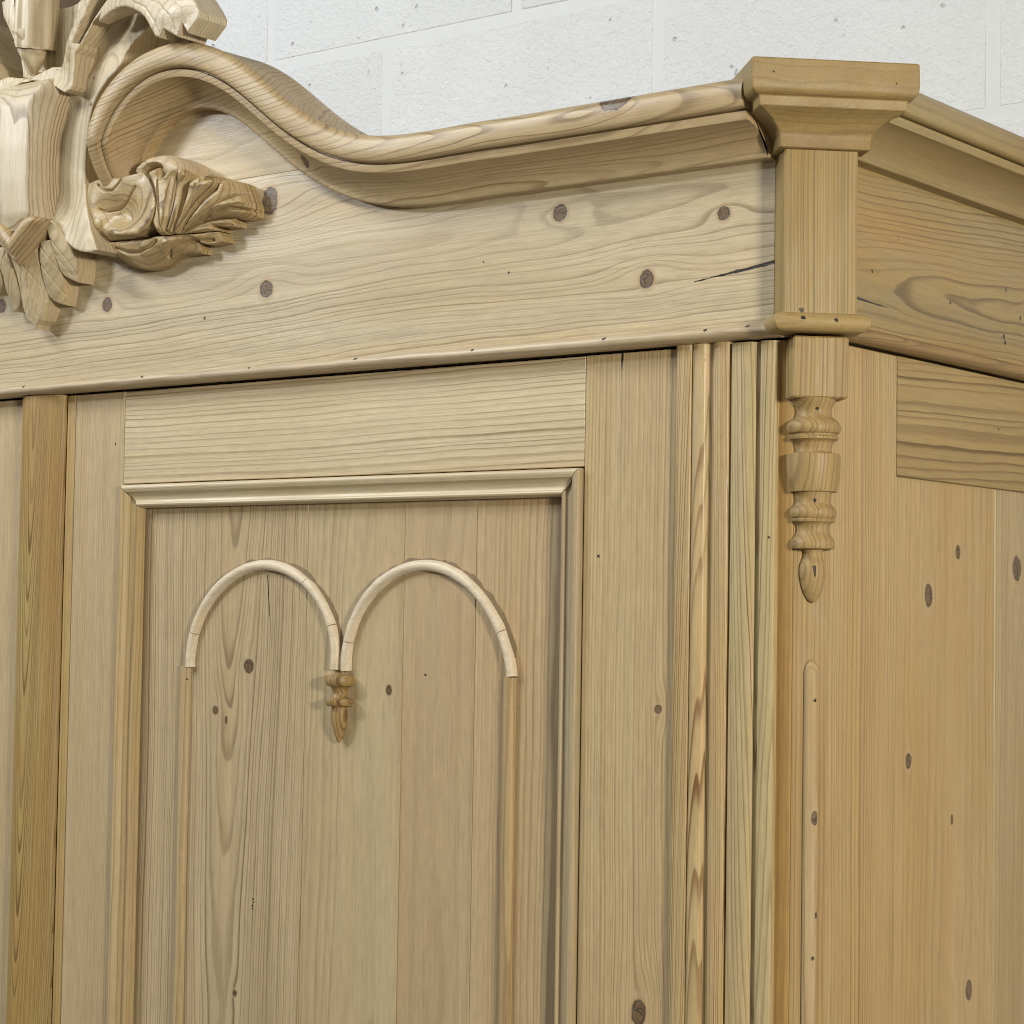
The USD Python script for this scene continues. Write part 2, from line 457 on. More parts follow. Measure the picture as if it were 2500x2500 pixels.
def relief(outline, ctrl, strokes, sym=False, base=0.0, rnd=1.0, step=1.0, relax=7, rough=1.1, puff=0.0, width=5.0, name=''):
    """Carved relief: an outline with its own height at every point, a smooth skin through the control heights, tool cuts and ridges
    along strokes, side walls back to the base. All in millimetres: (x, z, height towards the room)."""
    o = np.array(outline, float)
    c = np.array(ctrl, float).reshape(-1, 3)
    st = [(np.array(p, float)[:, :2], a, s) for p, a, s in strokes]
    if sym:
        o[:, 0] = np.maximum(o[:, 0], 0.0)
        o = np.vstack([o, (o * [-1, 1, 1])[::-1]])
        c = np.vstack([c, c * [-1, 1, 1]])
        st += [(p * [-1, 1], a, s) for p, a, s in st]
    poly = Polygon(o[:, :2]).buffer(0)
    if poly.geom_type != 'Polygon':
        poly = max(poly.geoms, key=lambda q: q.area)
    poly = poly.simplify(0.05)
    ring = np.array(LineString(poly.exterior.coords).segmentize(step * 0.8).coords)[:-1]
    ctl = np.vstack([o, c])
    keep = [0]
    for i in range(1, len(ctl)):
        if np.min(np.linalg.norm(ctl[keep][:, :2] - ctl[i, :2], axis=1)) > 0.6:
            keep.append(i)
    ctl = ctl[keep]
    rbf = RBFInterpolator(ctl[:, :2], ctl[:, 2], kernel='thin_plate_spline', smoothing=0.6, neighbors=min(60, len(ctl)))
    x0, z0, x1, z1 = poly.bounds
    gx, gz = np.meshgrid(np.arange(x0, x1, step), np.arange(z0, z1, step * 0.87))
    gx = gx + (np.arange(gx.shape[0]) % 2)[:, None] * step * 0.5
    g = np.column_stack([gx.ravel(), gz.ravel()])
    inner = poly.buffer(-step * 0.35)
    g = g[shapely.contains_xy(inner, g[:, 0], g[:, 1])]
    pts = np.vstack([ring, g])
    h = np.clip(rbf(pts), ctl[:, 2].min() - 0.5, ctl[:, 2].max() + 1.0)
    nb = len(ring)
    h[:nb] = RBFInterpolator(o[:, :2] + 1e-4 * np.arange(len(o))[:, None], o[:, 2], kernel='linear', neighbors=6)(ring)
    # relax the skin a little so that the control points leave no peaks
    tri = Delaunay(pts).simplices
    cen = pts[tri].mean(1)
    tri = tri[shapely.contains_xy(poly, cen[:, 0], cen[:, 1])]
    nb = len(ring)
    acc = np.zeros(len(pts))
    for _ in range(relax):
        acc[:] = 0
        cnt = np.zeros(len(pts))
        for a, b in ((0, 1), (1, 2), (2, 0)):
            np.add.at(acc, tri[:, a], h[tri[:, b]])
            np.add.at(cnt, tri[:, a], 1)
            np.add.at(acc, tri[:, b], h[tri[:, a]])
            np.add.at(cnt, tri[:, b], 1)
        hh = acc / np.maximum(cnt, 1)
        h[nb:] = hh[nb:]
    edge = shapely.distance(poly.exterior, shapely.points(pts))
    if puff:
        h = h + puff * (1 - (1 - np.clip(edge / width, 0, 1)) ** 2)
    for p, a, s in st:
        d = seg_dist(pts, p)
        h = h + a * np.exp(-(d / s) ** 2)
    t = np.clip(1 - edge / rnd, 0, 1)
    h = h - rnd * 0.8 * (1 - np.sqrt(np.clip(1 - t * t, 0, 1)))
    q3 = np.column_stack([pts, np.zeros(len(pts))])
    h = h + (meshkit.fbm(q3 / 7.0, 3, 5) - 0.5) * rough
    h = np.maximum(h, base + 0.5)
    v = np.column_stack([pts[:, 0], -h, pts[:, 1]]) / 1000.0
    a, b, cc = v[tri[:, 0]], v[tri[:, 1]], v[tri[:, 2]]
    flip = np.cross(b - a, cc - a)[:, 1] > 0
    tri[flip] = tri[flip][:, ::-1]
    # side walls
    wv = np.vstack([v[:nb], np.column_stack([ring[:, 0], np.full(nb, -base), ring[:, 1]]) / 1000.0])
    wf = []
    ccw = poly.exterior.is_ccw
    for i in range(nb):
        j = (i + 1) % nb
        f1, f2 = [i, j, nb + i], [j, nb + j, nb + i]
        wf += [f1[::-1], f2[::-1]] if ccw else [f1, f2]
    wf = np.array(wf)[:, ::-1]
    m = trimesh.util.concatenate([trimesh.Trimesh(v, tri, process=False), trimesh.Trimesh(wv, wf, process=False)])
    m.merge_vertices()
    return m


RELIEF = {
    'side_plate': {'outline':[(np.float64(-14.3),np.float64(2193.8),22),(np.float64(-1.5),np.float64(2204.0),22),(np.float64(33.0),np.float64(2187.0),22),(np.float64(51.1),np.float64(2180.9),23),(np.float64(50.8),np.float64(2191.3),22),(np.float64(51.2),np.float64(2203.3),21),(np.float64(55.1),np.float64(2214.5),21),(np.float64(62.3),np.float64(2222.7),21),(np.float64(72.1),np.float64(2233.2),20),(np.float64(84.3),np.float64(2243.3),19),(np.float64(99.1),np.float64(2248.6),18),(np.float64(115.2),np.float64(2249.2),17),(np.float64(129.9),np.float64(2245.4),17),(np.float64(142.3),np.float64(2236.7),17),(np.float64(149.4),np.float64(2225.7),17),(np.float64(144.0),np.float64(2220.1),18),(np.float64(130.9),np.float64(2213.3),19),(np.float64(121.5),np.float64(2203.0),20),(np.float64(117.3),np.float64(2194.2),21),(np.float64(110.9),np.float64(2188.4),22),(np.float64(100.0),np.float64(2182.5),22),(np.float64(88.0),np.float64(2171.6),22),(np.float64(80.2),np.float64(2161.0),22),(np.float64(76.4),np.float64(2149.0),22),(np.float64(74.2),np.float64(2135.9),22),(np.float64(72.7),np.float64(2121.0),22),(np.float64(72.2),np.float64(2109.3),22),(np.float64(73.5),np.float64(2092.3),23),(np.float64(77.5),np.float64(2074.8),25),(np.float64(84.4),np.float64(2058.6),28),(np.float64(93.3),np.float64(2044.6),32),(np.float64(104.1),np.float64(2032.1),37),(np.float64(113.3),np.float64(2021.6),41),(np.float64(105.6),np.float64(2021.0),40),(np.float64(95.8),np.float64(2021.6),38),(np.float64(82.8),np.float64(2024.2),35),(np.float64(70.0),np.float64(2028.5),32),(np.float64(57.5),np.float64(2036.0),30),(np.float64(45.6),np.float64(2048.9),30),(np.float64(33.8),np.float64(2058.7),29),(np.float64(-1.9),np.float64(2074.4),28),(np.float64(-12.1),np.float64(2136.3),24)],'ctrl':[(np.float64(18.3),np.float64(2151.2),15),(np.float64(17.0),np.float64(2117.2),15),(np.float64(26.1),np.float64(2081.7),17),(np.float64(45.7),np.float64(2061.9),22),(np.float64(63.7),np.float64(2042.4),28),(np.float64(37.0),np.float64(2131.4),17),(np.float64(36.9),np.float64(2097.3),18),(np.float64(59.7),np.float64(2094.0),22),(np.float64(67.0),np.float64(2058.9),27),(np.float64(91.0),np.float64(2033.5),36),(np.float64(60.4),np.float64(2144.8),20),(np.float64(50.8),np.float64(2170.3),17),(np.float64(50.0),np.float64(2194.5),15),(np.float64(65.5),np.float64(2178.0),19),(np.float64(58.2),np.float64(2213.9),14),(np.float64(66.8),np.float64(2230.2),11),(np.float64(87.5),np.float64(2191.6),19),(np.float64(94.6),np.float64(2207.7),17),(np.float64(90.5),np.float64(2235.1),10),(np.float64(110.0),np.float64(2240.3),10),(np.float64(121.2),np.float64(2224.0),15)],'strokes':[([(np.float64(32.4),np.float64(2179.4),18),(np.float64(21.9),np.float64(2150.2),18),(np.float64(19.4),np.float64(2116.4),18),(np.float64(24.7),np.float64(2081.7),18),(np.float64(35.9),np.float64(2058.5),18)],-1.5,1.5)],'base':-34,'rnd':1.0,'step':1.3,'relax':20,'rough':0.5},
    'strap': {'outline':[(np.float64(7.9),np.float64(2192.6),35),(np.float64(23.0),np.float64(2188.8),35),(np.float64(38.1),np.float64(2183.7),35),(np.float64(53.3),np.float64(2175.7),36),(np.float64(57.0),np.float64(2173.8),36),(np.float64(64.8),np.float64(2175.4),36),(np.float64(67.6),np.float64(2178.6),36),(np.float64(67.7),np.float64(2189.1),35),(np.float64(68.7),np.float64(2198.6),35),(np.float64(69.6),np.float64(2208.2),35),(np.float64(74.6),np.float64(2212.9),35),(np.float64(75.5),np.float64(2216.4),35),(np.float64(66.6),np.float64(2218.3),35),(np.float64(74.1),np.float64(2229.3),36),(np.float64(83.1),np.float64(2240.0),37),(np.float64(93.0),np.float64(2253.2),38),(np.float64(99.0),np.float64(2260.2),39),(np.float64(105.9),np.float64(2267.6),40),(np.float64(92.6),np.float64(2270.0),40),(np.float64(85.1),np.float64(2261.2),39),(np.float64(80.6),np.float64(2255.3),38),(np.float64(69.7),np.float64(2238.1),37),(np.float64(61.7),np.float64(2226.4),36),(np.float64(56.5),np.float64(2218.5),35),(np.float64(52.9),np.float64(2209.5),34),(np.float64(50.5),np.float64(2202.5),33),(np.float64(47.6),np.float64(2199.3),32),(np.float64(32.5),np.float64(2201.8),31),(np.float64(17.7),np.float64(2199.0),31),(np.float64(8.1),np.float64(2197.3),31),(np.float64(3.9),np.float64(2196.1),31)],'ctrl':[(np.float64(54.0),np.float64(2192.0),31),(np.float64(56.8),np.float64(2205.2),32),(np.float64(34.1),np.float64(2193.3),32),(np.float64(52.6),np.float64(2182.8),33)],'strokes':[([(np.float64(57.4),np.float64(2178.6),33),(np.float64(58.0),np.float64(2191.0),33),(np.float64(58.1),np.float64(2201.4),33),(np.float64(60.8),np.float64(2212.7),33)],-1.5,2.0)],'sym':True,'base':-34,'rnd':1.0,'step':1.2,'relax':15},
    'thin_leaf_edge': {'outline':[(np.float64(72.4),np.float64(2213.7),33),(np.float64(77.2),np.float64(2218.5),33),(np.float64(84.6),np.float64(2226.3),33),(np.float64(90.9),np.float64(2234.9),33),(np.float64(98.9),np.float64(2238.4),33),(np.float64(105.8),np.float64(2243.4),33),(np.float64(113.7),np.float64(2249.6),33),(np.float64(122.7),np.float64(2255.3),34),(np.float64(116.6),np.float64(2256.4),34),(np.float64(109.6),np.float64(2251.6),33),(np.float64(101.7),np.float64(2245.4),33),(np.float64(90.9),np.float64(2236.2),33),(np.float64(83.0),np.float64(2227.2),33),(np.float64(73.6),np.float64(2217.3),33)],'ctrl':[],'strokes':[],'base':-34,'rnd':0.6,'step':1.0},
    'recess_board': {'outline':[(np.float64(-23.1),np.float64(2201.5),12),(np.float64(20.3),np.float64(2200.9),12),(np.float64(32.9),np.float64(2206.1),12),(np.float64(36.4),np.float64(2223.9),12),(np.float64(51.3),np.float64(2248.9),12),(np.float64(65.1),np.float64(2269.7),12),(np.float64(68.7),np.float64(2284.5),12),(np.float64(50.8),np.float64(2287.6),12),(np.float64(47.9),np.float64(2267.0),12),(np.float64(43.3),np.float64(2264.3),12),(np.float64(34.9),np.float64(2262.9),12),(np.float64(26.4),np.float64(2263.0),12),(np.float64(17.8),np.float64(2264.2),12),(np.float64(6.9),np.float64(2267.2),12),(np.float64(-4.1),np.float64(2271.5),12),(np.float64(-10.8),np.float64(2275.5),12),(np.float64(-15.3),np.float64(2279.1),12)],'ctrl':[],'strokes':[],'sym':True,'base':-34,'rnd':0.5,'step':3},
    'scroll_leaf': {'outline':[(np.float64(106.7),np.float64(2230.9),40),(np.float64(118.6),np.float64(2232.4),44),(np.float64(131.6),np.float64(2234.2),48),(np.float64(144.7),np.float64(2234.6),51),(np.float64(157.7),np.float64(2233.0),54),(np.float64(170.8),np.float64(2228.4),56),(np.float64(182.6),np.float64(2222.5),58),(np.float64(189.8),np.float64(2217.2),59),(np.float64(196.2),np.float64(2209.9),60),(np.float64(201.1),np.float64(2203.1),60),(np.float64(205.4),np.float64(2197.3),60),(np.float64(211.0),np.float64(2195.2),60),(np.float64(214.8),np.float64(2198.8),61),(np.float64(216.7),np.float64(2201.9),61),(np.float64(224.8),np.float64(2197.5),61),(np.float64(234.5),np.float64(2192.2),61),(np.float64(237.9),np.float64(2197.5),61),(np.float64(240.5),np.float64(2202.5),61),(np.float64(244.2),np.float64(2197.5),61),(np.float64(247.5),np.float64(2193.3),61),(np.float64(255.1),np.float64(2199.4),61),(np.float64(260.9),np.float64(2204.2),61),(np.float64(261.7),np.float64(2209.7),61),(np.float64(256.8),np.float64(2217.3),60),(np.float64(247.6),np.float64(2228.7),58),(np.float64(230.4),np.float64(2243.4),55),(np.float64(203.9),np.float64(2255.2),52),(np.float64(173.5),np.float64(2261.0),50),(np.float64(147.6),np.float64(2258.0),48),(np.float64(127.7),np.float64(2249.0),45),(np.float64(113.6),np.float64(2239.7),42)],'ctrl':[(np.float64(217.5),np.float64(2210.5),63),(np.float64(241.1),np.float64(2212.7),64),(np.float64(189.2),np.float64(2232.0),59),(np.float64(214.7),np.float64(2227.3),61),(np.float64(161.0),np.float64(2237.7),55),(np.float64(236.2),np.float64(2230.2),60)],'strokes':[([(np.float64(171.6),np.float64(2234.0),60),(np.float64(190.6),np.float64(2225.2),60),(np.float64(205.0),np.float64(2210.1),60),(np.float64(211.2),np.float64(2198.0),60)],-0.9,0.7),([(np.float64(186.7),np.float64(2235.2),61),(np.float64(210.2),np.float64(2224.9),61),(np.float64(226.6),np.float64(2211.1),61),(np.float64(232.8),np.float64(2195.9),61)],-0.9,0.7),([(np.float64(200.5),np.float64(2239.2),61),(np.float64(226.1),np.float64(2226.9),61),(np.float64(242.4),np.float64(2213.2),61),(np.float64(245.0),np.float64(2201.8),61)],-0.9,0.7)],'base':28,'rnd':1.2,'step':1.0,'relax':12,'rough':0.4},
    'lobe_middle': {'outline':[(np.float64(-6.1),np.float64(1961.3),15),(np.float64(2.2),np.float64(1964.5),16),(np.float64(9.7),np.float64(1968.5),17),(np.float64(14.7),np.float64(1977.3),17.5),(np.float64(17.4),np.float64(1985.1),18),(np.float64(18.9),np.float64(1993.0),19),(np.float64(18.0),np.float64(2002.3),22),(np.float64(17.7),np.float64(2013.3),26),(np.float64(19.2),np.float64(2025.9),31),(np.float64(19.0),np.float64(2035.1),34),(np.float64(7.3),np.float64(2035.8),37),(np.float64(-0.9),np.float64(2032.0),37)],'ctrl':[(np.float64(1.8),np.float64(1976.7),21),(np.float64(3.2),np.float64(1991.6),25),(np.float64(3.4),np.float64(2006.5),29),(np.float64(4.3),np.float64(2017.4),33)],'strokes':[([(np.float64(-0.7),np.float64(2020.5),26),(np.float64(8.4),np.float64(2007.7),26),(np.float64(15.0),np.float64(1996.8),26),(np.float64(18.0),np.float64(1983.0),26)],-0.9,0.7),([(np.float64(-6.1),np.float64(2016.7),28),(np.float64(-1.3),np.float64(2004.3),28),(np.float64(3.1),np.float64(1987.9),28),(np.float64(5.6),np.float64(1971.8),28)],-0.9,0.7)],'sym':True,'base':0,'rnd':0.9,'step':0.9,'relax':8,'rough':0.25},
    'lobe_second': {'outline':[(np.float64(37.9),np.float64(1980.8),12),(np.float64(30.8),np.float64(1982.4),13),(np.float64(24.9),np.float64(1985.0),14.5),(np.float64(20.7),np.float64(1988.5),16.5),(np.float64(18.9),np.float64(1993.0),19),(np.float64(19.3),np.float64(2002.1),23),(np.float64(19.6),np.float64(2013.0),27),(np.float64(21.6),np.float64(2025.7),31.5),(np.float64(25.9),np.float64(2038.3),34),(np.float64(37.5),np.float64(2039.2),33),(np.float64(41.9),np.float64(2025.3),28.5),(np.float64(41.1),np.float64(2009.9),22),(np.float64(41.9),np.float64(2003.3),19.5),(np.float64(41.4),np.float64(1997.2),17),(np.float64(40.5),np.float64(1989.9),14.5)],'ctrl':[(np.float64(32.5),np.float64(2011.9),27),(np.float64(34.1),np.float64(1995.5),20),(np.float64(32.2),np.float64(2024.6),32)],'strokes':[([(np.float64(21.8),np.float64(2037.9),24),(np.float64(32.0),np.float64(2025.8),24),(np.float64(41.0),np.float64(2012.3),24),(np.float64(48.3),np.float64(1996.7),24),(np.float64(50.5),np.float64(1986.2),24)],-1.0,0.7),([(np.float64(11.2),np.float64(2029.3),24),(np.float64(22.7),np.float64(2016.3),24),(np.float64(33.0),np.float64(2001.9),24),(np.float64(40.7),np.float64(1989.4),24)],-1.0,0.7)],'base':0,'rnd':0.9,'step':0.9,'relax':8,'rough':0.25},
    'lobe_outer': {'outline':[(np.float64(62.2),np.float64(1999.3),19),(np.float64(56.4),np.float64(2001.3),19.5),(np.float64(50.0),np.float64(2004.1),20),(np.float64(45.3),np.float64(2006.6),21),(np.float64(42.9),np.float64(2010.7),23.5),(np.float64(42.1),np.float64(2021.6),28),(np.float64(39.4),np.float64(2037.1),33.5),(np.float64(36.1),np.float64(2050.4),36),(np.float64(42.8),np.float64(2056.2),36),(np.float64(46.9),np.float64(2053.4),34),(np.float64(51.1),np.float64(2047.6),32),(np.float64(55.9),np.float64(2040.1),30.5),(np.float64(59.5),np.float64(2035.0),29),(np.float64(62.5),np.float64(2029.7),27.5),(np.float64(63.8),np.float64(2022.6),25.5),(np.float64(65.1),np.float64(2017.0),24),(np.float64(64.8),np.float64(2009.7),22)],'ctrl':[(np.float64(52.9),np.float64(2028.5),31),(np.float64(56.1),np.float64(2015.6),26),(np.float64(47.3),np.float64(2043.8),34)],'strokes':[([(np.float64(33.7),np.float64(2045.3),25),(np.float64(43.7),np.float64(2034.8),25),(np.float64(53.8),np.float64(2022.1),25),(np.float64(61.4),np.float64(2010.4),25),(np.float64(65.4),np.float64(2000.6),25)],-1.1,0.7),([(np.float64(30.3),np.float64(2040.1),25),(np.float64(40.4),np.float64(2028.0),25),(np.float64(49.3),np.float64(2016.2),25),(np.float64(55.6),np.float64(2006.1),25)],-1.0,0.7)],'base':0,'rnd':0.9,'step':0.9,'relax':8,'rough':0.25},
    'acanthus_lower': {'outline':[(np.float64(95.4),np.float64(2032.5),17),(np.float64(99.2),np.float64(2028.3),16),(np.float64(103.8),np.float64(2025.3),15),(np.float64(109.2),np.float64(2020.7),14),(np.float64(116.1),np.float64(2015.6),13),(np.float64(122.0),np.float64(2012.3),12.5),(np.float64(127.8),np.float64(2009.5),12),(np.float64(135.7),np.float64(2006.9),12),(np.float64(143.5),np.float64(2005.1),12),(np.float64(150.5),np.float64(2004.2),12),(np.float64(157.5),np.float64(2003.9),12),(np.float64(164.3),np.float64(2004.8),12),(np.float64(171.1),np.float64(2006.3),12),(np.float64(177.1),np.float64(2008.9),12),(np.float64(183.1),np.float64(2011.2),12),(np.float64(189.1),np.float64(2012.8),12),(np.float64(195.1),np.float64(2013.6),12),(np.float64(202.5),np.float64(2013.7),12),(np.float64(210.0),np.float64(2013.4),12),(np.float64(219.7),np.float64(2012.3),12),(np.float64(219.5),np.float64(2016.3),13),(np.float64(217.1),np.float64(2020.5),14),(np.float64(215.8),np.float64(2023.3),15),(np.float64(221.5),np.float64(2020.8),14),(np.float64(227.6),np.float64(2019.3),13.5),(np.float64(233.0),np.float64(2018.8),13),(np.float64(241.0),np.float64(2019.4),13),(np.float64(247.5),np.float64(2020.1),13),(np.float64(246.5),np.float64(2024.2),15),(np.float64(243.8),np.float64(2028.6),17),(np.float64(231.6),np.float64(2028.7),19),(np.float64(214.2),np.float64(2028.8),22),(np.float64(199.6),np.float64(2028.8),25),(np.float64(184.0),np.float64(2029.0),27),(np.float64(174.6),np.float64(2029.5),27),(np.float64(161.3),np.float64(2028.8),26),(np.float64(140.6),np.float64(2029.9),24),(np.float64(119.5),np.float64(2031.1),22),(np.float64(104.1),np.float64(2032.2),19)],'ctrl':[(np.float64(158.5),np.float64(2021.8),26),(np.float64(136.5),np.float64(2017.3),20),(np.float64(166.4),np.float64(2012.6),19),(np.float64(186.6),np.float64(2021.9),28),(np.float64(196.5),np.float64(2018.1),19),(np.float64(220.7),np.float64(2023.3),21),(np.float64(120.8),np.float64(2026.8),23),(np.float64(135.6),np.float64(2025.1),25)],'strokes':[([(np.float64(180.3),np.float64(2013.0),22),(np.float64(189.2),np.float64(2019.4),22),(np.float64(201.0),np.float64(2022.4),22),(np.float64(214.4),np.float64(2023.7),22),(np.float64(236.4),np.float64(2022.6),22)],-4.0,1.2),([(np.float64(115.2),np.float64(2026.0),25),(np.float64(132.7),np.float64(2019.9),25),(np.float64(148.3),np.float64(2018.5),25),(np.float64(163.6),np.float64(2021.2),25),(np.float64(175.6),np.float64(2026.0),25)],-3.2,1.3),([(np.float64(179.3),np.float64(2016.9),24),(np.float64(186.7),np.float64(2022.5),24),(np.float64(198.6),np.float64(2025.0),24),(np.float64(215.0),np.float64(2026.0),24)],1.5,1.2)],'base':0,'rnd':1.0,'step':0.72,'relax':8,'rough':0.25},
    'acanthus_fan_1': {'outline':[(np.float64(184.1),np.float64(2030.0),29),(np.float64(192.7),np.float64(2029.5),29),(np.float64(196.1),np.float64(2037.4),29),(np.float64(198.9),np.float64(2043.3),29),(np.float64(200.6),np.float64(2051.6),28),(np.float64(202.4),np.float64(2059.7),28),(np.float64(203.8),np.float64(2069.8),28),(np.float64(205.0),np.float64(2079.0),28),(np.float64(207.8),np.float64(2086.4),30),(np.float64(203.4),np.float64(2086.6),31),(np.float64(197.4),np.float64(2084.7),31),(np.float64(189.4),np.float64(2081.0),28),(np.float64(186.7),np.float64(2084.0),28),(np.float64(185.1),np.float64(2087.9),29),(np.float64(181.5),np.float64(2090.3),29),(np.float64(173.6),np.float64(2089.4),28),(np.float64(167.8),np.float64(2086.4),27),(np.float64(172.9),np.float64(2078.7),27),(np.float64(178.3),np.float64(2068.5),28),(np.float64(182.3),np.float64(2058.6),29),(np.float64(181.0),np.float64(2048.3),29),(np.float64(177.2),np.float64(2040.5),28)],'ctrl':[],'strokes':[([(np.float64(190.6),np.float64(2030.1),33),(np.float64(190.0),np.float64(2045.7),33),(np.float64(188.0),np.float64(2061.4),33),(np.float64(185.3),np.float64(2077.3),33)],-2.2,0.7),([(np.float64(199.2),np.float64(2028.9),35),(np.float64(203.1),np.float64(2046.1),35),(np.float64(205.6),np.float64(2061.2),35),(np.float64(206.5),np.float64(2076.6),35)],-1.4,0.7)],'base':0,'rnd':1.6,'step':0.72,'relax':25,'rough':0.25,'puff':8,'width':6},
    'acanthus_fan_2': {'outline':[(np.float64(190.9),np.float64(2029.7),27),(np.float64(198.5),np.float64(2030.0),26),(np.float64(204.1),np.float64(2038.1),26),(np.float64(208.6),np.float64(2047.1),25),(np.float64(211.3),np.float64(2055.2),24),(np.float64(212.9),np.float64(2063.4),23),(np.float64(214.9),np.float64(2074.6),23),(np.float64(216.2),np.float64(2079.9),26),(np.float64(213.9),np.float64(2084.6),30),(np.float64(208.1),np.float64(2086.1),30),(np.float64(203.1),np.float64(2079.6),26),(np.float64(200.8),np.float64(2070.7),25),(np.float64(199.4),np.float64(2060.5),25),(np.float64(198.7),np.float64(2052.1),26),(np.float64(197.0),np.float64(2043.8),27),(np.float64(194.3),np.float64(2037.9),27)],'ctrl':[],'strokes':[([(np.float64(200.8),np.float64(2029.4),31),(np.float64(208.5),np.float64(2044.1),31),(np.float64(213.2),np.float64(2058.0),31),(np.float64(216.5),np.float64(2072.0),31)],-1.2,0.7)],'base':0,'rnd':1.6,'step':0.72,'relax':25,'rough':0.25,'puff':6,'width':5},
    'acanthus_fan_3': {'outline':[(np.float64(199.9),np.float64(2029.5),27),(np.float64(203.9),np.float64(2029.8),26),(np.float64(211.2),np.float64(2034.9),27),(np.float64(217.7),np.float64(2040.7),27),(np.float64(224.1),np.float64(2046.1),27),(np.float64(230.9),np.float64(2052.3),26),(np.float64(238.1),np.float64(2057.1),26),(np.float64(244.2),np.float64(2060.9),25),(np.float64(250.3),np.float64(2064.3),24),(np.float64(253.7),np.float64(2070.0),24),(np.float64(250.6),np.float64(2073.5),26),(np.float64(246.6),np.float64(2073.3),27),(np.float64(242.1),np.float64(2073.5),27),(np.float64(244.8),np.float64(2075.2),28),(np.float64(245.2),np.float64(2076.6),29),(np.float64(239.8),np.float64(2076.8),29),(np.float64(234.8),np.float64(2076.2),29),(np.float64(227.9),np.float64(2075.3),28),(np.float64(222.2),np.float64(2073.3),27),(np.float64(219.4),np.float64(2064.3),26),(np.float64(216.1),np.float64(2055.4),26),(np.float64(212.8),np.float64(2045.8),27),(np.float64(205.9),np.float64(2037.2),27)],'ctrl':[],'strokes':[([(np.float64(213.7),np.float64(2031.3),34),(np.float64(226.5),np.float64(2044.8),34),(np.float64(239.2),np.float64(2056.7),34),(np.float64(253.4),np.float64(2065.3),34)],-1.6,0.8),([(np.float64(211.1),np.float64(2030.6),33),(np.float64(221.0),np.float64(2044.5),33),(np.float64(228.0),np.float64(2056.0),33),(np.float64(234.1),np.float64(2068.6),33)],-1.2,0.7)],'base':0,'rnd':1.6,'step':0.72,'relax':25,'rough':0.25,'puff':9,'width':7},
    'acanthus_fan_4': {'outline':[(np.float64(203.6),np.float64(2029.5),26),(np.float64(210.3),np.float64(2031.8),24),(np.float64(218.4),np.float64(2034.8),22),(np.float64(228.0),np.float64(2037.8),20),(np.float64(237.5),np.float64(2039.5),18),(np.float64(248.5),np.float64(2040.2),16),(np.float64(259.9),np.float64(2039.7),13),(np.float64(267.3),np.float64(2037.5),9),(np.float64(275.3),np.float64(2037.0),7),(np.float64(282.9),np.float64(2038.7),4),(np.float64(283.6),np.float64(2042.4),5),(np.float64(283.9),np.float64(2046.2),6),(np.float64(282.4),np.float64(2050.3),7),(np.float64(280.0),np.float64(2054.5),8),(np.float64(276.9),np.float64(2060.2),9),(np.float64(273.4),np.float64(2065.8),10),(np.float64(271.5),np.float64(2068.2),12),(np.float64(268.5),np.float64(2069.5),14),(np.float64(265.8),np.float64(2070.6),17),(np.float64(262.1),np.float64(2071.7),19),(np.float64(258.0),np.float64(2072.3),22),(np.float64(253.4),np.float64(2070.0),23),(np.float64(250.6),np.float64(2064.0),24),(np.float64(244.5),np.float64(2060.5),25),(np.float64(238.4),np.float64(2056.7),26),(np.float64(231.2),np.float64(2051.8),26),(np.float64(224.4),np.float64(2045.7),27),(np.float64(218.0),np.float64(2040.2),27),(np.float64(211.4),np.float64(2034.5),27)],'ctrl':[],'strokes':[([(np.float64(209.1),np.float64(2030.7),27),(np.float64(228.0),np.float64(2039.4),27),(np.float64(243.9),np.float64(2044.9),27),(np.float64(262.5),np.float64(2047.2),27),(np.float64(291.1),np.float64(2042.6),27)],-4.6,1.2),([(np.float64(219.9),np.float64(2032.8),33),(np.float64(238.6),np.float64(2044.7),33),(np.float64(257.1),np.float64(2053.4),33),(np.float64(275.5),np.float64(2058.9),33)],-2.6,1.0),([(np.float64(216.4),np.float64(2031.4),31),(np.float64(235.1),np.float64(2042.3),31),(np.float64(253.7),np.float64(2049.0),31),(np.float64(272.2),np.float64(2051.5),31),(np.float64(293.5),np.float64(2048.2),31)],2.0,1.3)],'base':0,'rnd':1.4,'step':0.72,'relax':25,'rough':0.25,'puff':8,'width':8},
    'acanthus_fan_5': {'outline':[(np.float64(182.9),np.float64(2029.8),26),(np.float64(202.5),np.float64(2029.7),25),(np.float64(209.5),np.float64(2031.6),23),(np.float64(217.7),np.float64(2034.6),21),(np.float64(227.2),np.float64(2037.6),19),(np.float64(236.8),np.float64(2039.3),17),(np.float64(247.8),np.float64(2040.0),15),(np.float64(259.7),np.float64(2039.5),12),(np.float64(261.9),np.float64(2034.4),12),(np.float64(261.9),np.float64(2031.8),12),(np.float64(253.9),np.float64(2032.2),14),(np.float64(246.2),np.float64(2033.1),15),(np.float64(238.4),np.float64(2034.3),17),(np.float64(242.0),np.float64(2031.9),17),(np.float64(243.5),np.float64(2029.5),17),(np.float64(231.6),np.float64(2029.6),19),(np.float64(214.2),np.float64(2029.6),22),(np.float64(199.6),np.float64(2029.6),25)],'ctrl':[],'strokes':[([(np.float64(206.7),np.float64(2030.8),22),(np.float64(228.8),np.float64(2033.3),22),(np.float64(247.7),np.float64(2034.3),22),(np.float64(267.8),np.float64(2033.2),22)],-1.4,0.7)],'base':0,'rnd':1.0,'step':0.72,'relax':25,'rough':0.25,'puff':3.5,'width':3.5},
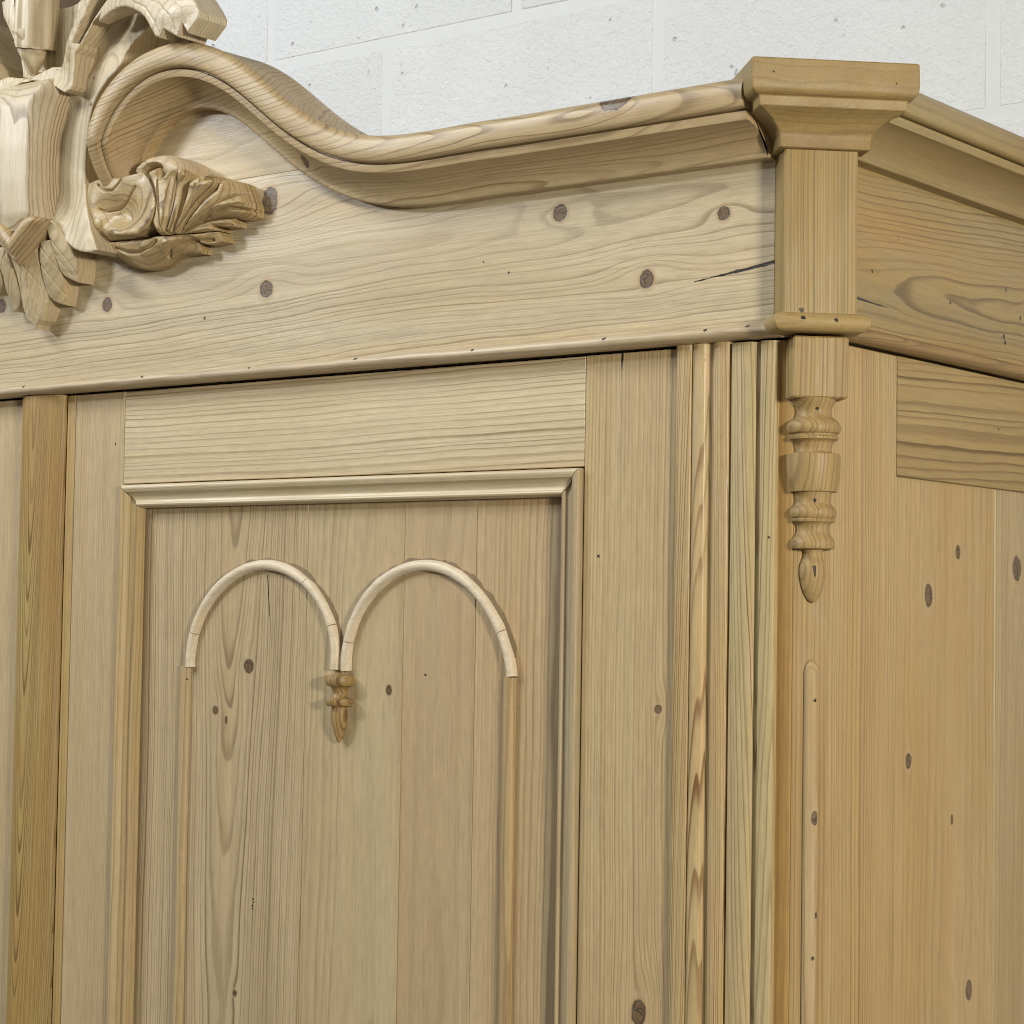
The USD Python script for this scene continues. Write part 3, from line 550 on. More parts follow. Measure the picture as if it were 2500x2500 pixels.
    'acanthus_bowl': {'outline':[(np.float64(68.7),np.float64(2086.4),20),(np.float64(70.5),np.float64(2080.6),21),(np.float64(72.6),np.float64(2074.8),22),(np.float64(75.0),np.float64(2068.0),22),(np.float64(78.2),np.float64(2060.2),22),(np.float64(80.8),np.float64(2053.6),21),(np.float64(84.8),np.float64(2045.8),20),(np.float64(90.3),np.float64(2038.9),19),(np.float64(94.9),np.float64(2033.6),17),(np.float64(105.3),np.float64(2034.0),18),(np.float64(120.1),np.float64(2032.7),24),(np.float64(141.1),np.float64(2031.0),30),(np.float64(157.9),np.float64(2031.6),34),(np.float64(171.4),np.float64(2036.2),36),(np.float64(179.8),np.float64(2044.2),36),(np.float64(184.1),np.float64(2054.1),36),(np.float64(181.2),np.float64(2062.0),34),(np.float64(173.7),np.float64(2072.7),31),(np.float64(165.8),np.float64(2082.3),29),(np.float64(159.2),np.float64(2087.9),28),(np.float64(156.4),np.float64(2088.9),29),(np.float64(150.3),np.float64(2088.5),29),(np.float64(141.0),np.float64(2088.1),29),(np.float64(130.5),np.float64(2087.6),28),(np.float64(125.5),np.float64(2087.3),27),(np.float64(115.6),np.float64(2089.5),26),(np.float64(106.5),np.float64(2090.3),25),(np.float64(97.4),np.float64(2090.5),24),(np.float64(85.4),np.float64(2090.6),22),(np.float64(75.0),np.float64(2089.5),20)],'ctrl':[(np.float64(128.4),np.float64(2034.0),34),(np.float64(140.5),np.float64(2032.7),35),(np.float64(154.0),np.float64(2032.8),36),(np.float64(167.2),np.float64(2036.5),37),(np.float64(176.1),np.float64(2043.4),37),(np.float64(181.8),np.float64(2052.1),37),(np.float64(114.9),np.float64(2038.8),32),(np.float64(97.2),np.float64(2049.7),28),(np.float64(122.3),np.float64(2040.6),33),(np.float64(137.6),np.float64(2036.6),34),(np.float64(153.5),np.float64(2036.4),35),(np.float64(166.3),np.float64(2041.6),35),(np.float64(173.6),np.float64(2050.2),35),(np.float64(120.0),np.float64(2053.1),19),(np.float64(112.5),np.float64(2062.1),21),(np.float64(138.4),np.float64(2059.0),23),(np.float64(108.2),np.float64(2049.7),21),(np.float64(137.7),np.float64(2046.5),22),(np.float64(99.4),np.float64(2059.0),22),(np.float64(118.9),np.float64(2074.2),27),(np.float64(143.4),np.float64(2074.5),28),(np.float64(158.7),np.float64(2067.4),29),(np.float64(97.5),np.float64(2075.9),25),(np.float64(86.6),np.float64(2066.3),25)],'strokes':[([(np.float64(95.1),np.float64(2063.1),26),(np.float64(102.4),np.float64(2060.0),26),(np.float64(118.2),np.float64(2060.6),26),(np.float64(135.3),np.float64(2066.2),26),(np.float64(148.9),np.float64(2076.9),26)],-2.6,0.8),([(np.float64(92.2),np.float64(2085.8),27),(np.float64(102.9),np.float64(2079.2),27),(np.float64(115.6),np.float64(2077.3),27),(np.float64(124.8),np.float64(2083.1),27),(np.float64(128.6),np.float64(2086.9),27)],-3.0,0.9)],'base':0,'rnd':1.2,'step':0.72,'relax':9,'rough':0.25},
    'acanthus_curl': {'outline':[(np.float64(140.7),np.float64(2092.8),22),(np.float64(143.3),np.float64(2096.0),23),(np.float64(152.0),np.float64(2099.5),24),(np.float64(159.6),np.float64(2101.6),24),(np.float64(167.2),np.float64(2102.4),24),(np.float64(174.9),np.float64(2102.7),24),(np.float64(181.7),np.float64(2102.2),24),(np.float64(188.5),np.float64(2101.1),24),(np.float64(194.6),np.float64(2099.4),24),(np.float64(200.7),np.float64(2097.0),24),(np.float64(205.6),np.float64(2094.5),23),(np.float64(212.1),np.float64(2090.4),22),(np.float64(217.3),np.float64(2085.7),20),(np.float64(213.7),np.float64(2075.9),16),(np.float64(176.0),np.float64(2080.2),16),(np.float64(145.2),np.float64(2083.7),16)],'ctrl':[(np.float64(176.7),np.float64(2097.4),31),(np.float64(194.0),np.float64(2095.0),33),(np.float64(203.1),np.float64(2090.8),33),(np.float64(191.2),np.float64(2091.2),33),(np.float64(211.9),np.float64(2087.1),30),(np.float64(164.2),np.float64(2096.8),28)],'strokes':[([(np.float64(152.9),np.float64(2089.9),30),(np.float64(160.5),np.float64(2092.7),30),(np.float64(169.6),np.float64(2093.0),30),(np.float64(178.8),np.float64(2091.5),30),(np.float64(183.4),np.float64(2089.5),30)],-14,2.0)],'base':0,'rnd':2.0,'step':0.9},
}
ARCHES = {'left':[(np.float64(186.5),np.float64(1649.3)),(np.float64(188.7),np.float64(1666.3)),(np.float64(194.9),np.float64(1685.2)),(np.float64(206.4),np.float64(1704.1)),(np.float64(223.3),np.float64(1721.1)),(np.float64(244.2),np.float64(1733.3)),(np.float64(264.9),np.float64(1738.2)),(np.float64(283.0),np.float64(1739.1)),(np.float64(303.5),np.float64(1736.0)),(np.float64(323.8),np.float64(1726.0)),(np.float64(339.1),np.float64(1714.4)),(np.float64(350.5),np.float64(1702.0)),(np.float64(358.2),np.float64(1687.8)),(np.float64(363.0),np.float64(1671.9)),(np.float64(362.1),np.float64(1652.3))],'right':[(np.float64(374.9),np.float64(1650.9)),(np.float64(377.3),np.float64(1670.4)),(np.float64(382.3),np.float64(1688.2)),(np.float64(392.6),np.float64(1705.9)),(np.float64(408.8),np.float64(1721.9)),(np.float64(427.2),np.float64(1732.4)),(np.float64(445.5),np.float64(1737.6)),(np.float64(463.7),np.float64(1739.0)),(np.float64(481.8),np.float64(1736.2)),(np.float64(499.7),np.float64(1728.2)),(np.float64(515.3),np.float64(1716.4)),(np.float64(528.6),np.float64(1702.2)),(np.float64(539.7),np.float64(1687.3)),(np.float64(546.4),np.float64(1674.1)),(np.float64(550.9),np.float64(1660.9)),(np.float64(551.7),np.float64(1651.0))]}
SHIELD = {'edge':[(np.float64(44.7),np.float64(2176.5),29),(np.float64(40.4),np.float64(2167.9),29),(np.float64(36.2),np.float64(2156.0),30),(np.float64(32.0),np.float64(2143.8),30),(np.float64(29.5),np.float64(2132.6),30),(np.float64(27.5),np.float64(2109.8),30),(np.float64(29.4),np.float64(2079.2),30),(np.float64(35.0),np.float64(2057.0),31),(np.float64(35.9),np.float64(2049.2),31)],'border':[(np.float64(20.4),np.float64(2162.3),48),(np.float64(21.9),np.float64(2127.4),49),(np.float64(21.0),np.float64(2093.8),49),(np.float64(22.2),np.float64(2063.3),48),(np.float64(14.8),np.float64(2049.5),43)],'top':(np.float64(2192.8),0)}
FOLD = {'upper':[(np.float64(-0.4),np.float64(2044.7),44),(np.float64(4.7),np.float64(2049.6),44),(np.float64(11.6),np.float64(2055.4),44),(np.float64(17.3),np.float64(2060.4),43),(np.float64(25.4),np.float64(2061.2),42),(np.float64(33.6),np.float64(2059.5),40)],'lower':[(np.float64(0.8),np.float64(2018.1),36),(np.float64(7.8),np.float64(2023.5),37),(np.float64(16.4),np.float64(2030.3),37),(np.float64(26.1),np.float64(2038.6),37),(np.float64(35.1),np.float64(2046.5),37),(np.float64(43.5),np.float64(2054.8),37)]}


# ------------------------------------------------------------------ the setting: painted block wall and floor
GREYFLOOR = plain('floor_paint', (0.33, 0.32, 0.30), 0.55, 6.0, 0.15)
part('floor', trimesh.Trimesh([[-6, -7, 0], [6, -7, 0], [6, 0.9, 0], [-6, 0.9, 0]], [[0, 1, 2], [0, 2, 3]], process=False), GREYFLOOR, smooth=False, kind='structure')

WALL_Y = 0.65
BL, BH = 0.4065, 0.1985
blocks = [block_material(f'block_paint_{i}', i * 7.3, t) for i, t in enumerate((1.0, 0.985, 1.015))]
mortar = plain('mortar_paint', (0.615, 0.63, 0.638), 0.55, 45.0, 0.03, 0.5, 0.002)
wall = group('wall', label='white painted concrete block wall rising behind the pine wardrobe', category='wall')
part('mortar', cbox(-2.6, 2.4, WALL_Y + 0.0010, WALL_Y + 0.15, 0.0, 3.17, 0.001), mortar, wall)
Z_LINE, X_LINE = (-0.1453, 0.6500, 2.4058)[2], (-0.1596, 0.6500, 2.3571)[0]
rng = np.random.default_rng(4)
for row in range(-14, 5):
    zb = Z_LINE + (row - 1) * BH + 0.0055
    zt = zb + BH - 0.011
    if zt < 0.02 or zb > 3.1:
        continue
    for k in range(-7, 7):
        xb = X_LINE + (k + (0.0 if row % 2 == 0 else 0.5)) * BL + 0.0055
        xt = xb + BL - 0.011
        if xb < -2.6 or xt > 2.4:
            continue
        dy = rng.uniform(-0.0006, 0.0006)
        part('block', cbox(xb, xt, WALL_Y + dy, WALL_Y + 0.12, max(zb, 0.0), zt, 0.0030), blocks[rng.integers(3)], wall, smooth=40)

# ------------------------------------------------------------------ the wardrobe
ward = group('wardrobe', label='stripped antique pine wardrobe with carved scrolled crest and canted corners', category='wardrobe')
HALF, CANT, SIDE_X, BACK_Y = 0.7978, 0.0376, 0.8354, 0.60
Z0, ZJ = 1.9, 2.0765
zfront = 0.008

# --- cornice boards
fr_knots = [((0.0824, 0.0000, 1.9792), 0.0068, 1.0), ((0.2880, 0.0000, 1.9767), 0.0077, 1.0), ((0.2902, 0.0000, 2.0531), 0.0125, 0.75), ((-0.0712, 0.0000, 1.9896), 0.0068, 1.0), ((0.6050, 0.0000, 2.0097), 0.0068, 1.0), ((0.7541, 0.0000, 1.9937), 0.0056, 1.0), ((0.6868, 0.0000, 1.9512), 0.0072, 0.9)]
frieze_m = wood('frieze_pine', 'x', (0.026, 1.990), (0.012, 0.026), 0.0044, LIGHT, (0.29, 0.205, 0.105), 0.62, sharp=2.2, knots=fr_knots,
                spots=[((0.2124, 0.0000, 1.9571), 0.0016), ((0.5551, 0.0000, 1.9676), 0.0012), ((0.5292, 0.0000, 1.9784), 0.0008)], cracks=[((0.7292, 0.0000, 1.9457), (0.7982, 0.0000, 1.9540), 0.0016)], seed=3, warp=0.011)
upper_m = wood('upper_board_pine', 'x', (0.05, 2.12), (0.01, -0.01), 0.009, (0.62, 0.525, 0.33), DARK, 0.42, sharp=2.0, seed=8, warp=0.012)
side_frieze_spots = [((0.8354, 0.0744, 1.9545), 0.0016), ((0.8354, 0.1987, 1.9468), 0.0015), ((0.8354, 0.2974, 1.9699), 0.0018), ((0.8354, 0.3245, 1.9497), 0.0018), ((0.8354, 0.2940, 1.9310), 0.0025), ((0.8354, 0.2963, 1.9266), 0.0022), ((0.8354, 0.1135, 1.9835), 0.0008), ((0.8354, 0.1135, 1.9856), 0.0008)]
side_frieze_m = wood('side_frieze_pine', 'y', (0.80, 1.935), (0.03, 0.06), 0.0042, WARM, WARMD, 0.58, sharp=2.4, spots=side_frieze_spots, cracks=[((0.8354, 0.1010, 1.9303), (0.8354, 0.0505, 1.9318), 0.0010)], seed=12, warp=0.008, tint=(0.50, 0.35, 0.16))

cornice = group('cornice', ward)
part('frieze_board', cbox(-HALF, HALF, 0.0, 0.022, Z0 + 0.001, ZJ, 0.0006), frieze_m, cornice)
for s in (1, -1):
    b = cbox(SIDE_X - 0.022, SIDE_X, CANT, BACK_Y, Z0 + 0.001, 2.076, 0.0008)
    part('frieze_board', b if s > 0 else mirror(b), side_frieze_m, cornice)
    core = np.array([(HALF - 0.02, 0.003), (HALF, 0.0015), (SIDE_X - 0.0015, CANT), (SIDE_X - 0.02, CANT + 0.01), (HALF - 0.02, CANT + 0.01)])
    b = extrude_z(core, Z0 + 0.001, 2.0755)
    part('corner_block', b if s > 0 else mirror(b), side_frieze_m, cornice)

# --- crown moulding: profile (height above the fillet, projection), path in (x, z)
cove = crom([(-0.0205, 0.0112), (-0.0165, 0.0122), (-0.0115, 0.0155), (-0.0068, 0.0212), (-0.0032, 0.0285), (-0.0008, 0.0362)], 4)
torus = crom([(0.0072, 0.0425), (0.0086, 0.0455), (0.0120, 0.0470), (0.0180, 0.0476), (0.0235, 0.0466), (0.0272, 0.0442), (0.0294, 0.0405)], 4)
profile = np.vstack([[(-0.0222, -0.016), (-0.0222, 0.0096), (-0.0216, 0.0108)], cove, [(-0.0004, 0.0398), (0.0004, 0.0404), (0.0054, 0.0416), (0.0058, 0.0410), (0.0061, 0.0375), (0.0068, 0.0375)], torus, [(0.0292, 0.0388), (0.0284, 0.0380), (0.0290, -0.018)]])
raw = np.array([(126, 2056), (122, 2074), (119.5, 2090), (119.2, 2105), (124, 2123), (136, 2139), (152, 2152), (171, 2160.5), (194, 2165), (217, 2164.5), (240, 2159.5), (262, 2149.5), (285, 2136), (307, 2120), (336, 2099), (364, 2081), (391, 2067.8), (418, 2058.4), (445, 2053.2), (475, 2050.8), (510, 2050), (545, 2049.8), (580, 2049.8)], float) / 1000
tck, _ = splprep(raw.T, s=1.6e-6, k=3)
curve = np.array(splev(np.linspace(0, 1, 150), tck)).T
straight = np.column_stack([np.linspace(0.585, 0.7981, 12), np.full(12, 2.0498)])
path = np.vstack([curve[curve[:, 0] < 0.578], straight])
tan = np.gradient(path, axis=0)
tan /= np.linalg.norm(tan, axis=1, keepdims=True)
nor = np.column_stack([-tan[:, 1], tan[:, 0]])
arc = np.concatenate([[0], np.cumsum(np.linalg.norm(np.diff(path, axis=0), axis=1))])
scl = 0.42 + 0.58 * np.clip(arc / 0.085, 0, 1) ** 0.8
rows = []
for p, n_, s_, a_ in zip(path, nor, scl, arc):
    wob = (meshkit.fbm(np.array([[a_ * 22, 3.1, 0.7]]), 2, 3)[0] - 0.5) * 0.0008
    h = profile[:, 0] * s_
    b = profile[:, 1] * (0.16 + 0.84 * min(1.0, max(0.0, (a_ - 0.006) / 0.055)) ** 0.9) + wob
    rows.append(np.column_stack([p[0] + n_[0] * h, -b, p[1] + n_[1] * h]))
crown_mesh = rings(rows, True, True)
trimesh.repair.fix_normals(crown_mesh)
outward(crown_mesh)
crown_m = wood('crown_pine', 'x', (0.055, 1.99), (-0.03, 0.10), 0.0034, (0.575, 0.46, 0.265), (0.27, 0.18, 0.08), 0.66, sharp=2.0,
               knots=[((0.6871, -0.0450, 2.0798), 0.012, 1.25), ((0.3450, -0.0200, 2.0748), 0.008, 1.0)], seed=21, warp=0.009, bump=1.2)
for s in (1, -1):
    part('crown_moulding', crown_mesh if s > 0 else mirror(crown_mesh), crown_m, cornice, smooth=32)

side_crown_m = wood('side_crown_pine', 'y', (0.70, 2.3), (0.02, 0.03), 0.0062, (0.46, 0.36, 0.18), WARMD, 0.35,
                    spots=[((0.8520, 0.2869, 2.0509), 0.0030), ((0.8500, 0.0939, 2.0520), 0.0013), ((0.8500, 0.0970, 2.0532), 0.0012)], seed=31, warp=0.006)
rows = []
for y in np.linspace(CANT - 0.0126, BACK_Y, 14):
    rows.append(np.column_stack([SIDE_X + profile[:, 1], np.full(len(profile), y), 2.0498 + profile[:, 0]]))
sc = rings(rows, True, True)
trimesh.repair.fix_normals(sc)
outward(sc)
for s in (1, -1):
    part('crown_moulding', sc if s > 0 else mirror(sc), side_crown_m, cornice, smooth=32)

# --- upper board in the hump between the crown mouldings
top = path + nor * 0.022 * scl[:, None]
k = top[:, 1].argmax()
right = top[k:][(top[k:, 0] < 0.46)]
pts = np.vstack([[(0.0, ZJ + 0.0005), (0.46, ZJ + 0.0005)], right[::-1][1:], [(0.16, 2.186), (0.10, 2.20), (0.0, 2.20)]])
poly = Polygon(pts).buffer(0)
ub = trimesh.creation.extrude_polygon(poly, 0.02, engine='earcut')
v = ub.vertices.copy()
ub.vertices = np.column_stack([v[:, 0], 0.0008 + v[:, 2], v[:, 1]])
trimesh.repair.fix_normals(ub)
for s in (1, -1):
    part('upper_board', ub if s > 0 else mirror(ub), upper_m, cornice)
part('dust_board', cbox(-0.81, 0.81, 0.03, 0.598, 2.055, 2.068), side_frieze_m, cornice)

# --- bead along the foot of the cornice, with nail holes
ang = np.linspace(-math.pi / 2, math.pi / 2, 11)
bead = np.vstack([[(0.0, -0.004)], np.column_stack([0.0055 + 0.0052 * np.sin(ang), 0.0015 + 0.0085 * np.cos(ang)]), [(0.0108, -0.004)]])
nails = [((-0.0234, -0.0090, 1.9082), 0.0017), ((0.1424, -0.0090, 1.9085), 0.0017), ((0.2777, -0.0090, 1.9089), 0.0017), ((0.4022, -0.0090, 1.9086), 0.0017), ((0.5267, -0.0090, 1.9080), 0.0017), ((0.6545, -0.0090, 1.9081), 0.0019), ((0.7449, -0.0090, 1.9082), 0.0019), ((0.7810, -0.0090, 1.9095), 0.0022)]
bead_m = wood('bead_pine', 'x', (0.06, 1.86), (0.02, 0.05), 0.003, (0.63, 0.53, 0.35), DARK, 0.55, spots=nails, seed=41, warp=0.006, bump=1.5)
rows = []
for x in np.linspace(-HALF - 0.006, HALF + 0.006, 90):
    w = (meshkit.fbm(np.array([[x * 30, 1.0, 4.0]]), 3, 9)[0] - 0.5) * 0.0022
    rows.append(np.column_stack([np.full(len(bead), x), -bead[:, 1] - np.where(bead[:, 1] > 0, w, 0), Z0 + bead[:, 0] + np.where(bead[:, 1] > 0, w * 0.5, 0)]))
bm = rings(rows, True, True)
trimesh.repair.fix_normals(bm)
outward(bm)
part('bead', bm, bead_m, cornice, smooth=40)
side_nails = [((0.8440, 0.0582, 1.9104), 0.0019), ((0.8440, 0.1338, 1.9102), 0.0019), ((0.8440, 0.2043, 1.9101), 0.0019)]
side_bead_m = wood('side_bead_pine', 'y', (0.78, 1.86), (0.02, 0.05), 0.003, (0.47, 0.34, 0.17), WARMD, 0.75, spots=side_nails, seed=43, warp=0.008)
rows = []
for y in np.linspace(CANT - 0.006, BACK_Y, 40):
    w = (meshkit.fbm(np.array([[y * 30, 7.0, 4.0]]), 3, 9)[0] - 0.5) * 0.0022
    rows.append(np.column_stack([SIDE_X + bead[:, 1] * 0.8 + np.where(bead[:, 1] > 0, w, 0), np.full(len(bead), y), Z0 + bead[:, 0]]))
sb = rings(rows, True, True)
trimesh.repair.fix_normals(sb)
outward(sb)
for s in (1, -1):
    part('bead', sb if s > 0 else mirror(sb), side_bead_m, cornice, smooth=40)

# ------------------------------------------------------------------ canted corner: pilaster of the cornice, drop ornament, posts
NV, EV = np.array([math.sqrt(0.5), -math.sqrt(0.5)]), np.array([math.sqrt(0.5), math.sqrt(0.5)])
B0 = np.array([0.7978, 0.0]) + NV * 0.0264          # left front edge of the shaft


def cant(s, p, z):
    """Local frame of the canted corner: s along the face, p out from the shaft's face."""
    s, p, z = np.broadcast_arrays(s, p, z)
    return np.stack([B0[0] + EV[0] * s + NV[0] * p, B0[1] + EV[1] * s + NV[1] * p, z], -1)


def to_cant(mesh):
    """Takes a mesh modelled in (s, -p, z) into the corner."""
    m = mesh.copy()
    v = m.vertices
    m.vertices = cant(v[:, 0], -v[:, 1], v[:, 2])
    return m


cz = dict(pith=(0.70, -0.25))
cap_m = wood('capital_pine', 'x', (-0.95, 2.00), (1.0, 0.02), 0.0050, (0.40, 0.30, 0.14), (0.24, 0.155, 0.065), 0.40,
             spots=[((0.8281, -0.0537, 2.0758), 0.0010), ((0.8896, 0.0078, 2.0715), 0.0010)], seed=51, rough=0.58, warp=0.006)
shaft_m = wood('shaft_pine', 'z', (0.55, -0.30), (0.004, 0.0), 0.0026, (0.43, 0.325, 0.15), (0.24, 0.185, 0.08), 0.6, seed=53, rough=0.58, warp=0.002, spots=[((0.8257, -0.0094, 1.9163), 0.0015)])
drop_m = wood('drop_pine', 'z', (0.845, 0.06), (0.01, 0.02), 0.0030, (0.47, 0.355, 0.175), (0.20, 0.125, 0.05), 0.6, seed=55, rough=0.58, warp=0.005,
              spots=[((0.8292, 0.0068, 1.8483), 0.0014), ((0.8285, 0.0061, 1.7835), 0.0014)], cracks=[((0.8276, 0.0094, 1.7256), (0.8271, 0.0089, 1.7363), 0.0014)], bump=1.3)
cbead_m = wood('pilaster_bead_pine', 'x', (-0.95, 1.87), (1.0, 0.02), 0.0025, (0.47, 0.365, 0.185), (0.26, 0.17, 0.07), 0.5, seed=57, rough=0.58,
               spots=[((0.8308, -0.0157, 1.9100), 0.0018), ((0.8476, 0.0011, 1.9090), 0.0017)])

SW = 0.0531
for s in (1, -1):
    mk = (lambda m: m) if s > 0 else mirror
    pil = group('corner_pilaster', ward)
    part('shaft', mk(to_cant(cbox(0.0, SW, 0.0, 0.034, 1.9125, 2.0335, 0.0012))), shaft_m, pil)
    # capital: mitred rings of the profile round three sides
    capp = [(2.0300, 0.0050), (2.0306, 0.0060), (2.0385, 0.0066)]
    capp += [(z, p) for z, p in crom([(2.0400, 0.0072), (2.0432, 0.0092), (2.0470, 0.0126), (2.0503, 0.0172), (2.0528, 0.0220), (2.0540, 0.0246)], 4)]
    capp += [(2.0541, 0.0252), (2.0548, 0.0258), (2.0606, 0.0266), (2.0612, 0.0270)]
    capp += [(z, p) for z, p in crom([(2.0614, 0.0275), (2.0622, 0.0300), (2.0645, 0.0322), (2.0680, 0.0330), (2.0720, 0.0332)], 4)]
    capp += [(2.0852, 0.0330), (2.0862, 0.0320)]
    rows = []
    for z, p in capp:
        lo, hi, pr = -p + 0.0012, SW + p + 0.0012, p
        back = -0.055
        c = 0.0012
        rows.append([(lo, back, z), (lo, pr - c, z), (lo + c * 0.3, pr - c * 0.3, z), (lo + c, pr, z), (hi - c, pr, z), (hi - c * 0.3, pr - c * 0.3, z), (hi, pr - c, z), (hi, back, z)])
    rows = np.array(rows)
    r3 = cant(rows[..., 0], rows[..., 1], rows[..., 2])
    cm = rings(r3, True, True)
    trimesh.repair.fix_normals(cm)
    outward(cm)
    part('capital', mk(cm), cap_m, pil, smooth=25)
    # bead round the foot
    rows = []
    for t in np.linspace(-math.pi / 2, math.pi / 2, 13):
        z, p = 1.9078 + 0.0066 * math.sin(t), 0.0018 + 0.0066 * math.cos(t)
        lo, hi, c = -p, SW + p, 0.0012
        rows.append([(lo, -0.030, z), (lo, p - c, z), (lo + c * 0.3, p - c * 0.3, z), (lo + c, p, z), (hi - c, p, z), (hi - c * 0.3, p - c * 0.3, z), (hi, p - c, z), (hi, -0.030, z)])
    rows = np.array(rows)
    bmesh = rings(cant(rows[..., 0], rows[..., 1], rows[..., 2]), True, True)
    trimesh.repair.fix_normals(bmesh)
    outward(bmesh)
    part('bead', mk(bmesh), cbead_m, pil, smooth=50)

    # drop ornament: square block, turned baluster, acorn
    orn = group('corner_drop', ward)
    part('block', mk(to_cant(cbox(0.0092, 0.0492, 0.006, 0.034, 1.8556, 1.8992, 0.0012))), drop_m, orn)
    tp = crom([(0.0165, 1.8560), (0.0152, 1.8530), (0.0134, 1.8490), (0.0130, 1.8455), (0.0142, 1.8425), (0.0172, 1.8405), (0.0196, 1.8375), (0.0201, 1.8345), (0.0190, 1.8318), (0.0172, 1.8308)], 4).tolist()
    tp += [[0.0172, 1.8296], [0.0184, 1.8286], [0.0182, 1.8270], [0.0160, 1.8262]]
    tp += crom([(0.0146, 1.8250), (0.0136, 1.8215), (0.0134, 1.8190), (0.0142, 1.8178), (0.0168, 1.8170)], 4).tolist()
    tp += [[0.0196, 1.8166], [0.0200, 1.8158], [0.0200, 1.8080], [0.0193, 1.7990], [0.0180, 1.7908], [0.0174, 1.7898], [0.0140, 1.7896]]
    tp += crom([(0.0136, 1.7880), (0.0132, 1.7845), (0.0134, 1.7815), (0.0150, 1.7795), (0.0168, 1.7772), (0.0173, 1.7745), (0.0166, 1.7718)], 4).tolist()
    tp += [[0.0156, 1.7710], [0.0164, 1.7700], [0.0160, 1.7686], [0.0140, 1.7680]]
    tp += crom([(0.0126, 1.7665), (0.0120, 1.7635), (0.0124, 1.7605), (0.0144, 1.7575), (0.0162, 1.7545), (0.0165, 1.7515), (0.0160, 1.7496)], 4).tolist()
    tp += [[0.0120, 1.7492], [0.0078, 1.7490]]
    tp += crom([(0.0072, 1.7475), (0.0068, 1.7455), (0.0076, 1.7425), (0.0092, 1.7385), (0.0097, 1.7335), (0.0092, 1.7280), (0.0078, 1.7220), (0.0055, 1.7165), (0.0030, 1.7128), (0.0004, 1.7112)], 5).tolist()
    tp = np.array(tp)
    th = np.linspace(0, 2 * math.pi, 49)[:-1]
    rows = [np.column_stack([0.0283 + 0.955 * r * np.cos(th), 0.0215 + 0.955 * r * np.sin(th), np.full(48, z)]) for r, z in tp]
    tm = rings(rows, True, True)
    trimesh.repair.fix_normals(tm)
    outward(tm)
    part('turned_drop', mk(to_cant(tm)), drop_m, orn, smooth=38)

# ------------------------------------------------------------------ carved crest
crest_m = wood('crest_pine', 'z', (0.085, -0.075), (0.02, 0.03), 0.0048, (0.67, 0.59, 0.405), (0.36, 0.28, 0.14), 0.55, sharp=1.6, seed=61, warp=0.006, bump=0.8,
               spots=[((0.0773, -0.0200, 2.1883), 0.0030), ((0.0771, -0.0200, 2.1628), 0.0024), ((0.0558, -0.0200, 2.1807), 0.0012), ((0.0416, -0.0320, 2.1979), 0.0010)])
shield_m = wood('shield_pine', 'z', (0.02, 0.10), (-0.02, -0.035), 0.0038, (0.67, 0.59, 0.41), (0.30, 0.21, 0.10), 0.95, sharp=1.4, seed=63, warp=0.006)
scroll_m = wood('scroll_leaf_pine', 'x', (0.05, 2.22), (0.15, 0.1), 0.0034, (0.69, 0.61, 0.425), (0.36, 0.26, 0.13), 0.6, sharp=1.6, seed=65, warp=0.004)
dropleaf_m = wood('drop_leaf_pine', 'z', (0.03, 0.055), (0.03, 0.02), 0.0046, (0.64, 0.54, 0.34), (0.36, 0.26, 0.13), 0.4, sharp=1.5, seed=67, warp=0.003)
fold_m = wood('leaf_fold_pine', 'x', (0.02, 1.93), (0.1, 0.75), 0.0040, (0.56, 0.44, 0.25), (0.24, 0.15, 0.06), 0.85, sharp=1.3, seed=68, warp=0.003)
acan_m = wood('acanthus_pine', 'x', (0.19, 2.05), (0.02, 0.0), 0.0032, (0.55, 0.435, 0.235), (0.19, 0.12, 0.05), 0.8, sharp=1.8, seed=69, warp=0.003)
curl_m = wood('curl_pine', 'x', (0.05, 2.0), (0.1, 0.2), 0.0026, (0.66, 0.56, 0.37), (0.40, 0.29, 0.15), 0.6, seed=71, warp=0.003)
backing_shade_m = wood('backing_shade', 'z', (0.3, 0.3), (0.0, 0.0), 0.003, (0.15, 0.095, 0.045), (0.08, 0.05, 0.025), 0.5, seed=73, rough=0.8)  # dark tone paints in the shade deep in the crest hollows

crest = group('crest_carving', ward)
REL = {k: relief(name=k, **v) for k, v in RELIEF.items()}
part('shield', shield_mesh(), shield_m, crest, smooth=40)
part('strapwork', REL['strap'], crest_m, crest, smooth=42)
part('recess_board', REL['recess_board'], crest_m, crest, smooth=42)
part('leaf_lobe', REL['lobe_middle'], dropleaf_m, crest, smooth=42)
part('leaf_fold', fold_mesh(), fold_m, crest, smooth=45)
for s in (1, -1):
    mk = (lambda m: m) if s > 0 else mirror
    part('leaf_lobe', mk(REL['lobe_second']), dropleaf_m, crest, smooth=42)
    part('leaf_lobe', mk(REL['lobe_outer']), dropleaf_m, crest, smooth=42)
    part('side_plate', mk(REL['side_plate']), crest_m, crest, smooth=42)
    part('leaf_edge', mk(REL['thin_leaf_edge']), crest_m, crest, smooth=42)
    part('scroll_leaf', mk(REL['scroll_leaf']), scroll_m, crest, smooth=42)
part('backing_board', cbox(-0.15, 0.15, 0.036, 0.050, 2.09, 2.315, 0.001), backing_shade_m, crest)
